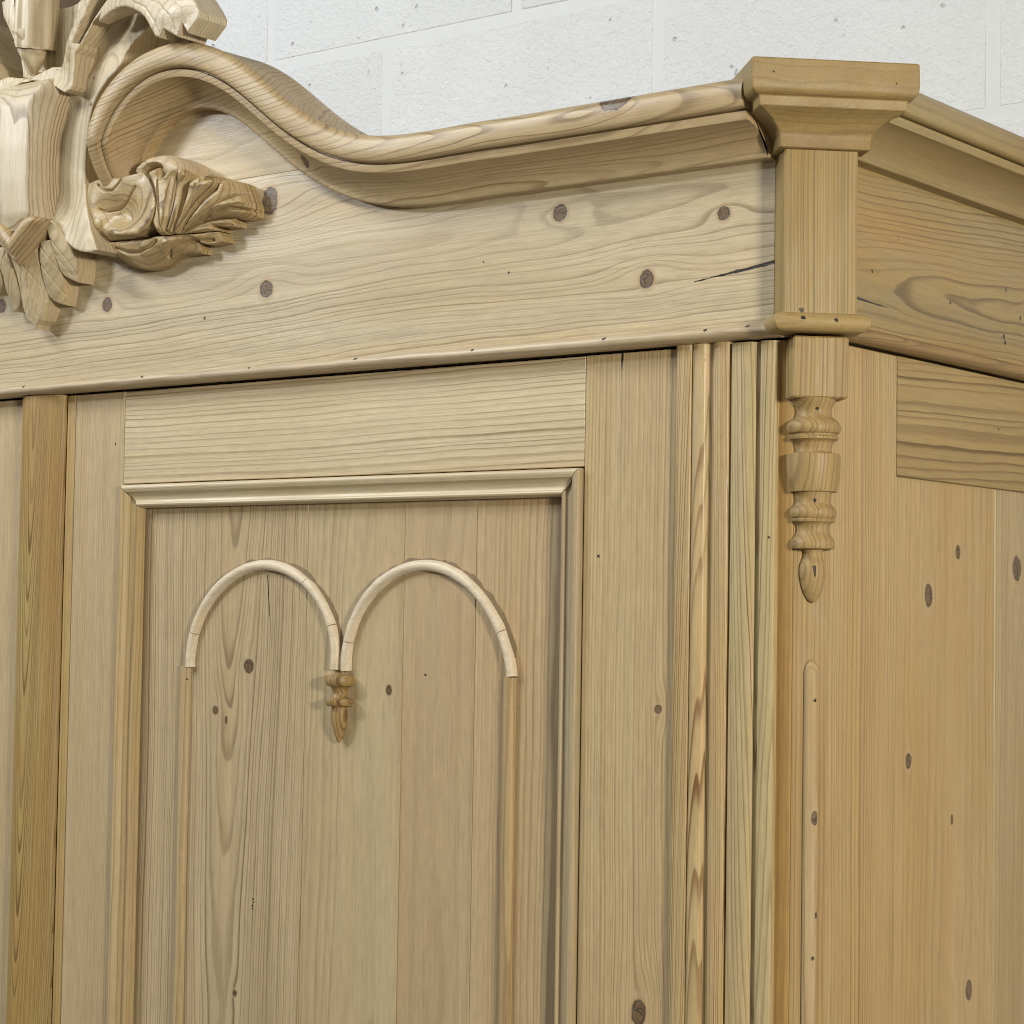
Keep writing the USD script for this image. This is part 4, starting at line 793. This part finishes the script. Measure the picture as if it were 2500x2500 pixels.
# hanging bud: fluted cup and a twisted cone, rounded towards the room
rows = []
for z, r, fl in ((2.305, 0.0160, 0.0), (2.29, 0.0178, 0.3), (2.27, 0.0186, 0.8), (2.25, 0.0188, 1.0), (2.230, 0.0184, 1.0), (2.2255, 0.0175, 0.8), (2.2250, 0.0120, 0.3)):
    th = np.linspace(0, 2 * math.pi, 73)[:-1]
    rr = r * 1.1 + 0.0014 * fl * np.cos(7 * th + 0.6)
    rows.append(np.column_stack([rr * np.cos(th), -0.0235 + rr * np.sin(th), z - 0.006 * np.cos(th + 0.6) * fl]))
cup = rings(rows, True, True)
trimesh.repair.fix_normals(cup)
outward(cup)
part('bud', cup, crest_m, crest, smooth=45)
rows = []
for k, z in enumerate(np.linspace(2.240, 2.1990, 40)):
    t = k / 39
    r = 0.0182 * (1 - t) ** 0.60 + 0.0004
    th = np.linspace(0, 2 * math.pi, 73)[:-1]
    rr = r * (1 + 0.07 * np.cos(3 * th - t * 13.0))
    rows.append(np.column_stack([rr * np.cos(th) - 0.001, -0.0265 + rr * np.sin(th), np.full(72, z)]))
tip = rings(rows, True, True)
trimesh.repair.fix_normals(tip)
outward(tip)
part('bud_tip', tip, crest_m, crest, smooth=45)

for s in (1, -1):
    mk = (lambda m: m) if s > 0 else mirror
    leaf = group('acanthus_leaf', ward)
    for k in ('lower', 'fan_1', 'fan_2', 'fan_3', 'fan_4', 'fan_5'):
        part('leaf_lobe', mk(REL['acanthus_' + k]), acan_m, leaf, smooth=48)
    part('bowl', mk(REL['acanthus_bowl']), acan_m, leaf, smooth=48)
    part('curled_back', mk(REL['acanthus_curl']), curl_m, leaf, smooth=48)

# ------------------------------------------------------------------ carcass: dark inside, posts, doors, side panels
inside_m = plain('interior_shade', (0.05, 0.035, 0.02), 0.8, 30.0)  # near-black colour stands in for the unlit hollow of the carcass
part('carcass_core', cbox(-0.79, 0.79, 0.034, 0.59, 0.1, 1.9035, 0.001), inside_m, ward)
ZB, ZT = 0.12, 1.8985

post_m = wood('post_pine', 'z', (0.55, -0.2), (0.003, 0.0), 0.0045, (0.50, 0.345, 0.145), (0.30, 0.19, 0.07), 0.42, seed=81, warp=0.003)
reed1_m = wood('hinge_reed_pine', 'z', (0.7340, 0.036), (0.0012, 0.060), 0.0040, (0.585, 0.465, 0.26), (0.25, 0.15, 0.06), 0.95, squash=(2.6, 1.0), sharp=1.4, seed=83, warp=0.0022, tint=(0.55, 0.41, 0.20),
                spots=[((0.7386, 0.0020, 1.8910), 0.0012), ((0.7383, 0.0020, 1.8877), 0.0011), ((0.7602, 0.0020, 1.8043), 0.0017)])
reed2_m = wood('post_reed_pine', 'z', (0.782, 0.040), (-0.006, -0.050), 0.0044, (0.57, 0.465, 0.27), (0.27, 0.18, 0.08), 0.8, squash=(2.2, 1.0), sharp=1.4, seed=85, warp=0.003, tint=(0.54, 0.45, 0.26),
                spots=[((0.8006, 0.0020, 1.8736), 0.0014), ((0.7993, 0.0020, 1.8704), 0.0016), ((0.7938, 0.0020, 1.7574), 0.0011)])
cantp_m = wood('canted_strip_pine', 'z', (0.70, -0.08), (0.0, 0.002), 0.0032, (0.54, 0.405, 0.20), (0.30, 0.195, 0.08), 0.6, seed=87, rough=0.62, warp=0.0015)
cantb_m = wood('canted_bead_pine', 'z', (0.8175, 0.022), (0.0008, 0.003), 0.0022, (0.60, 0.475, 0.26), (0.36, 0.25, 0.11), 0.7, seed=89, rough=0.55, warp=0.0015,
               knots=[((0.8251, 0.0154, 1.5599), 0.0026, 2.0)], spots=[((0.8246, 0.0149, 1.6423), 0.0017), ((0.8270, 0.0173, 1.4933), 0.0017), ((0.8272, 0.0175, 1.4913), 0.0016), ((0.8247, 0.0150, 1.4626), 0.0016)])


def flat_reed(x0, pts, y_back):
    return np.array([(x0 + a, b) for a, b in pts] + [(x0 + pts[-1][0], y_back), (x0 + pts[0][0], y_back)])


for s in (1, -1):
    mk = (lambda m: m) if s > 0 else mirror
    post = group('corner_post', ward)
    body = [(0.7597, 0.010), (0.7602, 0.008), (0.8093, zfront), (0.8098, 0.0083), (0.8098, 0.030), (0.7597, 0.030)]
    part('post_board', mk(extrude_z(body, ZB, ZT, 2)), post_m, post)
    # reeded facing on the post
    rp = [(0.0, 0.0045), (0.0006, 0.0026), (0.002, 0.0020)] + [tuple(q) for q in crom([(0.004, 0.0017), (0.010, 0.0012), (0.016, 0.0016), (0.0182, 0.0024)], 4)]
    rp += [tuple(q) for q in crom([(0.0188, 0.0040), (0.0206, 0.0062), (0.0232, 0.0058), (0.0246, 0.0036)], 4)]
    rp += [tuple(q) for q in crom([(0.0254, 0.0022), (0.0290, 0.0013), (0.0335, 0.0016), (0.0365, 0.0026), (0.0374, 0.0044)], 4)]
    part('reeded_moulding', mk(extrude_z(flat_reed(0.7603, rp, 0.0092), ZB, ZT, 60, 0.0009, 2)), reed2_m, post)
    # canted strip and its raised bead with a rounded top
    cs = np.array([(0.0148, -0.0236), (0.0152, -0.0232), (0.0396, -0.0232), (0.0402, -0.0238), (0.0402, -0.045), (0.0148, -0.045)])
    strip = extrude_z(np.column_stack([cs[:, 0], -cs[:, 1]]), ZB, ZT, 2)
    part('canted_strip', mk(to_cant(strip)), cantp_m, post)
    rows = []
    for z in np.concatenate([np.linspace(ZB + 0.2, 1.660, 30), 1.660 + 0.0115 * np.sin(np.linspace(0.1, math.pi / 2, 10))]):
        e = math.sqrt(max(0.0, 1 - max(0.0, (z - 1.660) / 0.0116) ** 2))
        hw, hp = 0.0056 * max(e, 0.12), 0.0066 * max(e, 0.08)
        t = np.linspace(0, math.pi, 13)
        rows.append(np.vstack([np.column_stack([0.0285 - hw * np.cos(t), 0.0236 - hp * np.sin(t) ** 0.8, np.full(13, z)]), [[0.0285, 0.026, z]]]))
    rb = rings(rows, True, True)
    trimesh.repair.fix_normals(rb)
    outward(rb)
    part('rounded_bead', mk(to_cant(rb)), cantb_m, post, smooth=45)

# side panels
sstile_m = wood('side_stile_pine', 'z', (0.5, 0.35), (0.002, 0.001), 0.0030, (0.61, 0.47, 0.255), (0.34, 0.23, 0.10), 0.62, seed=91, warp=0.0025)
srail_m = wood('side_rail_pine', 'y', (0.62, 1.72), (0.0, 0.05), 0.0042, (0.53, 0.415, 0.215), (0.25, 0.165, 0.07), 0.95, sharp=1.5, seed=93, warp=0.004, spots=[((0.8274, 0.3018, 1.8567), 0.0014)])
sp1_m = wood('side_plank_pine', 'z', (0.77, 0.235), (-0.002, 0.01), 0.0060, (0.60, 0.46, 0.25), (0.36, 0.25, 0.115), 0.42, sharp=2.0, seed=95, warp=0.006,
             knots=[((0.8232, 0.2390, 1.7545), 0.0040, 1.5), ((0.8232, 0.1894, 1.7194), 0.0062, 1.5), ((0.8232, 0.1585, 1.5936), 0.0050, 1.2), ((0.8232, 0.2311, 1.5448), 0.0022, 2.0), ((0.8232, 0.2619, 1.4084), 0.0055, 1.4)], streak=0.5)
sp2_m = wood('side_plank_grey_pine', 'z', (0.78, 0.40), (-0.002, 0.012), 0.0055, (0.58, 0.465, 0.26), (0.36, 0.25, 0.115), 0.42, sharp=2.0, seed=97, warp=0.006,
             knots=[((0.8232, 0.3467, 1.7447), 0.0080, 1.35)])
for s in (1, -1):
    mk = (lambda m: m) if s > 0 else mirror
    sp = group('side_panel', ward)
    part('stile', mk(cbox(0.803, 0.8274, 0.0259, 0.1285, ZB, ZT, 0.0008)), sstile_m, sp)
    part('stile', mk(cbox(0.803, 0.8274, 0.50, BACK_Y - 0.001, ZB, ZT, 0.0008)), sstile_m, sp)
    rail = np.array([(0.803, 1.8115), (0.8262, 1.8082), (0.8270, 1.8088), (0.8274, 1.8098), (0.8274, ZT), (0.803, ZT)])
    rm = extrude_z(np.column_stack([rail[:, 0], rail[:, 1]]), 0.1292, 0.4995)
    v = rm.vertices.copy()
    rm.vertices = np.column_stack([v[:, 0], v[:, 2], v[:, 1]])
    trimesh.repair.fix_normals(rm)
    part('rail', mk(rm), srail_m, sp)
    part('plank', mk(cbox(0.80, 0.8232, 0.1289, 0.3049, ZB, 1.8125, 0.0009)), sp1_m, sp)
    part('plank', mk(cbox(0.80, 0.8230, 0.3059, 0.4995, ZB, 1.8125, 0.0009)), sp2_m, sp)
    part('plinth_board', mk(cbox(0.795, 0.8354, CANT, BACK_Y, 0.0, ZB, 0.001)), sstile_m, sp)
part('plinth_board', cbox(-0.80, 0.80, 0.0, 0.030, 0.0, ZB, 0.001), frieze_m, ward)

# ------------------------------------------------------------------ doors
stile1_m = wood('meeting_stile_pine', 'z', (0.50, 0.15), (0.002, 0.0), 0.0023, (0.60, 0.49, 0.30), (0.40, 0.285, 0.145), 0.5, seed=101, warp=0.002, spots=[((0.0320, 0.0080, 1.7755), 0.0018), ((0.0893, 0.0080, 1.8507), 0.0013)])
edge1_m = wood('edge_bead_pine', 'z', (0.2, 0.05), (0.001, 0.0), 0.0035, (0.53, 0.40, 0.20), (0.33, 0.22, 0.09), 0.55, seed=103, warp=0.002)
stile2_m = wood('hinge_stile_pine', 'z', (0.95, 0.30), (-0.003, 0.0), 0.0024, (0.585, 0.475, 0.275), (0.375, 0.265, 0.125), 0.62, seed=105, warp=0.003,
                knots=[((0.6965, 0.0080, 1.6316), 0.0034, 1.0), ((0.6824, 0.0080, 1.4073), 0.0068, 1.5)], cracks=[((0.6591, 0.0080, 1.8789), (0.6596, 0.0080, 1.8978), 0.0012)], spots=[((0.6400, 0.0080, 1.7449), 0.0016), ((0.7116, 0.0080, 1.7945), 0.0018)])
rail_m = wood('door_rail_pine', 'x', (0.30, 1.63), (0.0, 0.012), 0.0031, (0.69, 0.60, 0.39), (0.36, 0.27, 0.14), 0.8, sharp=1.4, seed=107, warp=0.003)
mould_m = wood('panel_moulding_pine', 'x', (0.3, 1.6), (0.0, 0.02), 0.0036, (0.66, 0.57, 0.37), (0.40, 0.30, 0.16), 0.25, seed=109, warp=0.003, bump=0.6)
mouldv_m = wood('side_moulding_pine', 'z', (0.3, 0.25), (0.006, 0.0), 0.0042, (0.58, 0.465, 0.265), (0.33, 0.22, 0.10), 0.6, seed=111, warp=0.004, tint=(0.55, 0.42, 0.21))
mouldr_m = wood('hinge_side_moulding_pine', 'z', (0.3, 0.25), (0.006, 0.0), 0.0042, (0.53, 0.45, 0.28), (0.30, 0.22, 0.11), 0.6, seed=112, warp=0.004)
batten_m = wood('overlap_batten_pine', 'z', (-0.0175, 0.036), (0.012, -0.060), 0.0034, (0.50, 0.39, 0.19), (0.23, 0.15, 0.055), 0.9, squash=(3.0, 1.0), sharp=1.3, seed=113, warp=0.003, tint=(0.47, 0.31, 0.12))
planks_m = [
    wood('panel_plank_pine', 'z', (0.236, 0.085), (0.012, -0.045), 0.0042, (0.585, 0.475, 0.295), (0.25, 0.175, 0.09), 0.72, squash=(1.7, 1.0), sharp=1.5, seed=121, warp=0.006, tint=(0.53, 0.42, 0.26),
         knots=[((0.2588, 0.0180, 1.6509), 0.0062, 1.0), ((0.2183, 0.0180, 1.6112), 0.0038, 1.0), ((0.2319, 0.0180, 1.6032), 0.0018, 2.0), ((0.2500, 0.0180, 1.3679), 0.0026, 1.2)], spots=[((0.2700, 0.0180, 1.4508), 0.0011), ((0.2701, 0.0180, 1.4480), 0.0012), ((0.2696, 0.0180, 1.4452), 0.0012), ((0.2697, 0.0180, 1.4424), 0.0011)], cracks=[((0.2858, 0.0180, 1.6675), (0.2790, 0.0180, 1.7301), 0.0007)]),
    wood('second_plank_pine', 'z', (0.42, 0.12), (0.004, 0.012), 0.0052, (0.575, 0.475, 0.285), (0.36, 0.265, 0.135), 0.5, seed=123, warp=0.006, knots=[((0.4216, 0.0180, 1.6359), 0.0032, 1.4)], spots=[((0.4435, 0.0180, 1.4851), 0.0014)]),
    wood('third_plank_pine', 'z', (0.47, 0.075), (0.002, -0.01), 0.0062, (0.565, 0.455, 0.275), (0.36, 0.26, 0.14), 0.38, seed=125, warp=0.008, spots=[((0.4612, 0.0180, 1.6492), 0.0013)]),
    wood('fourth_plank_pine', 'z', (0.66, 0.10), (-0.002, 0.008), 0.0044, (0.575, 0.455, 0.265), (0.36, 0.255, 0.125), 0.5, seed=127, warp=0.005,
         stain=((0.5985, 0.018, 1.30), (110.0, 10.0, 1.1), (0.20, 0.145, 0.085)))]
arch_m = wood('arch_bead_pine', 'x', (0.4, 1.4), (0.1, 0.2), 0.006, (0.76, 0.68, 0.50), (0.55, 0.45, 0.28), 0.25, seed=131, warp=0.004, bump=0.8,
              spots=[((0.1886, 0.0100, 1.6588), 0.0015), ((0.3627, 0.0100, 1.6555), 0.0013), ((0.3815, 0.0100, 1.6819), 0.0013)])
vstrip_m = wood('arch_strip_pine', 'z', (0.40, 0.20), (0.01, 0.004), 0.0042, (0.55, 0.44, 0.25), (0.30, 0.20, 0.09), 0.65, seed=133, warp=0.004,
                spots=[((0.1856, 0.0140, 1.6376), 0.0012), ((0.5485, 0.0140, 1.6240), 0.0012)])
finial_m = wood('finial_pine', 'z', (0.3605, 0.012), (0.0, 0.0), 0.0021, (0.46, 0.34, 0.165), (0.22, 0.14, 0.06), 0.8, seed=135, warp=0.002)
glue_m = plain('old_glue', (0.20, 0.14, 0.075), 0.7, 180.0, 0.3, 0.5, 0.001)

mp = np.vstack([[(0.0006, -0.010), (0.0006, 0.0010)], crom([(0.0007, 0.0034), (0.0018, 0.0054), (0.0042, 0.0060), (0.0072, 0.0046)], 4), crom([(0.0086, 0.0022), (0.0110, 0.0000), (0.0142, -0.0010), (0.0168, -0.0004)], 4), crom([(0.0174, 0.0008), (0.0186, 0.0014), (0.0200, 0.0006)], 3), [(0.0216, -0.0040), (0.0218, -0.0078), (0.0190, -0.0078), (0.0190, -0.0140)]])
MX0, MX1, MZ = 0.1018, 0.6248, 1.8130


def tube_piece(pathxz, w, hgt, y_base, taper0=1.0):
    p = np.array(pathxz)
    t = np.gradient(p, axis=0)
    t /= np.linalg.norm(t, axis=1, keepdims=True)
    n_ = np.column_stack([-t[:, 1], t[:, 0]])
    rows = []
    a = np.linspace(0, math.pi, 11)
    for i in range(len(p)):
        w_ = w * (1.0 + 0.22 * (meshkit.fbm(np.array([[p[i, 0] * 90, p[i, 1] * 90, 3.0]]), 2, 6)[0] - 0.5))
        rows.append(np.vstack([np.column_stack([p[i, 0] + n_[i, 0] * w_ * np.cos(a), y_base - hgt * np.sin(a) ** 0.75, p[i, 1] + n_[i, 1] * w_ * np.cos(a)]), [[p[i, 0], y_base + 0.004, p[i, 1]]]]))
    m = rings(rows, True, True)
    trimesh.repair.fix_normals(m)
    return outward(m)


def arch_path(pts):
    p = np.array(pts) / 1000.0
    tk, _ = splprep(p.T, s=6e-6, k=3)
    return np.array(splev(np.linspace(0, 1, 160), tk)).T


for s in (1, -1):
    mk = (lambda m: m) if s > 0 else mirror
    door = group('door', ward)
    part('meeting_stile', mk(cbox(0.0330, 0.1008, zfront, 0.032, ZB, ZT, 0.0006)), stile1_m, door)
    eb = [(0.0190, 0.0125), (0.0194, 0.0096), (0.0215, 0.0083), (0.0270, 0.0080), (0.0312, 0.0084), (0.0323, 0.0098), (0.0328, 0.0098), (0.0328, 0.030), (0.0190, 0.030)]
    part('edge_bead', mk(extrude_z(eb, ZB, ZT, 40, 0.0006, 5)), edge1_m, door)
    part('hinge_stile', mk(cbox(0.6256, 0.7583, zfront, 0.032, ZB, ZT, 0.0006)), stile2_m, door)
    part('rail', mk(cbox(0.1011, 0.6253, zfront + 0.0002, 0.032, MZ + 0.0005, ZT - 0.0003, 0.0006)), rail_m, door)
    part('rail', mk(cbox(0.1011, 0.6253, zfront + 0.0002, 0.032, ZB, ZB + 0.13, 0.0006)), rail_m, door)
    # reeded facing on the hinge stile
    rp = [(0.0, 0.0050), (0.0006, 0.0030), (0.002, 0.0024)] + [tuple(q) for q in crom([(0.004, 0.0020), (0.0085, 0.0018), (0.0128, 0.0022), (0.0138, 0.0030)], 4)]
    rp += [(0.0142, 0.0048), (0.0147, 0.0048)]
    rp += [tuple(q) for q in crom([(0.0151, 0.0030), (0.0172, 0.0018), (0.0210, 0.0014), (0.0250, 0.0022), (0.0264, 0.0036)], 4)]
    rp += [tuple(q) for q in crom([(0.0272, 0.0054), (0.0296, 0.0064), (0.0318, 0.0056), (0.0330, 0.0036)], 4)]
    rp += [tuple(q) for q in crom([(0.0340, 0.0024), (0.0380, 0.0014), (0.0425, 0.0016), (0.0456, 0.0026), (0.0466, 0.0046)], 4)]
    part('reeded_moulding', mk(extrude_z(flat_reed(0.7119, rp, 0.0092), ZB, ZT + 0.0015, 60, 0.0009, 1)), reed1_m, door)
    # panel of four planks
    for (x0, x1, dy), mt in zip(((0.112, 0.3262, 0.0), (0.3265, 0.4360, 0.0003), (0.4363, 0.5120, 0.0), (0.5123, 0.6150, 0.0004)), planks_m):
        part('plank', mk(cbox(x0, x1, 0.018 + dy, 0.028, ZB + 0.12, MZ + 0.006, 0.0003)), mt, door)
    # panel mouldings, mitred
    ra = np.column_stack([MX0 + mp[:, 0], zfront - mp[:, 1], MZ - mp[:, 0]])
    rb = np.column_stack([MX1 - mp[:, 0], zfront - mp[:, 1], MZ - mp[:, 0]])
    lowl = ra.copy(); lowl[:, 2] = ZB + 0.13
    lowr = rb.copy(); lowr[:, 2] = ZB + 0.13
    g1, g2 = np.array([0.0005, 0, 0]), np.array([0, 0, -0.0004])
    tt = np.linspace(0, 1, 30)[:, None, None]
    for nm, a, b, mt in (('panel_moulding', ra + g1, rb - g1, mould_m), ('panel_moulding', lowl, ra + g2, mouldv_m), ('panel_moulding', rb + g2, lowr, mouldr_m)):
        m = rings(a[None] * (1 - tt) + b[None] * tt, True, True)
        trimesh.repair.fix_normals(m)
        part(nm, mk(outward(m)), mt, door, smooth=32)
    # arched beads: short sawn pieces butted along two arches
    for key, cuts in (('left', (0.0, 0.112, 0.70, 0.875, 1.0)), ('right', (0.0, 0.09, 0.872, 1.0))):
        ap = arch_path(ARCHES[key])
        for a, b in zip(cuts[:-1], cuts[1:]):
            i0, i1 = int(a * 159), int(b * 159)
            seg = ap[i0:i1 + 1].copy()
            if i1 < 159:
                seg[-1] = seg[-1] * 0.6 + seg[-2] * 0.4
            part('arch_bead', mk(tube_piece(seg, 0.0047, 0.0062, 0.0178)), arch_m, door, smooth=45)
        # ragged line of old glue along the outer side
        rag = np.random.default_rng(11 if key == 'left' else 12)
        t = np.gradient(ap, axis=0)
        t /= np.linalg.norm(t, axis=1, keepdims=True)
        n_ = np.column_stack([-t[:, 1], t[:, 0]])
        wv = 0.0054 + 0.0022 * np.clip(meshkit.fbm(np.column_stack([np.arange(160) / 5.0, np.zeros(160), np.full(160, 2.0 if key == 'left' else 9.0)]), 3, 7) * 2.6 - 0.9, 0, 1.4)
        rows = [np.array([[*(ap[i] + n_[i] * 0.0035), 0.0], [*(ap[i] + n_[i] * wv[i]), 0.0]]) for i in range(8, 152)]
        rows = np.array(rows)
        pts3 = np.stack([rows[..., 0], np.where(np.arange(2)[None] == 0, 0.0158, 0.01765) + 0 * rows[..., 0], rows[..., 1]], -1)
        gm = rings(pts3, False, False)
        part('glue_line', mk(gm), glue_m, door, smooth=60)
    for x, zt in (((0.1810, 0.0180, 1.6484)[0], (0.1852, 0.0140, 1.6493)[2]), ((0.5497, 0.0180, 1.6483)[0], (0.5521, 0.0140, 1.6500)[2])):
        seg = np.column_stack([np.full(8, x), np.linspace(ZB + 0.2, zt, 8)])
        part('arch_strip', mk(tube_piece(seg, 0.0056, 0.0052, 0.0178)), vstrip_m, door, smooth=45)
    # turned finial between the arches
    fp = [[0.0050, 1.6475], [0.0105, 1.6470]] + crom([(0.0122, 1.6460), (0.0128, 1.6430), (0.0125, 1.6400), (0.0112, 1.6380)], 4).tolist() + [[0.0090, 1.6374]]
    fp += crom([(0.0072, 1.6362), (0.0060, 1.6335), (0.0060, 1.6305), (0.0072, 1.6282), (0.0090, 1.6274)], 4).tolist() + [[0.0118, 1.6268], [0.0122, 1.6252], [0.0117, 1.6222], [0.0104, 1.6210], [0.0068, 1.6205]]
    fp += crom([(0.0064, 1.6195), (0.0068, 1.6150), (0.0066, 1.6090), (0.0056, 1.6030), (0.0040, 1.5975), (0.0020, 1.5925), (0.0003, 1.5900)], 4).tolist()
    th = np.linspace(0, 2 * math.pi, 41)[:-1]
    fx = (0.3709, 0.0120, 1.6291)[0]
    rows = [np.column_stack([fx + r * np.cos(th), 0.0140 + r * np.sin(th), np.full(40, z)]) for r, z in fp]
    fm = rings(rows, True, True)
    trimesh.repair.fix_normals(fm)
    part('finial', mk(outward(fm)), finial_m, door, smooth=38)

# overlapping batten between the doors
bp = [(-0.0370, 0.0080), (-0.0368, 0.0020), (-0.0355, 0.0000), (-0.0300, -0.0022)] + [tuple(q) for q in crom([(-0.0285, -0.0030), (-0.018, -0.0034), (-0.006, -0.0026), (0.006, -0.0004), (0.0145, 0.0035), (0.0180, 0.0078)], 4)] + [(0.0182, 0.0098), (-0.0370, 0.0098)]
part('overlap_batten', extrude_z(bp, ZB, ZT + 0.0012, 60, 0.0012, 3), batten_m, ward)
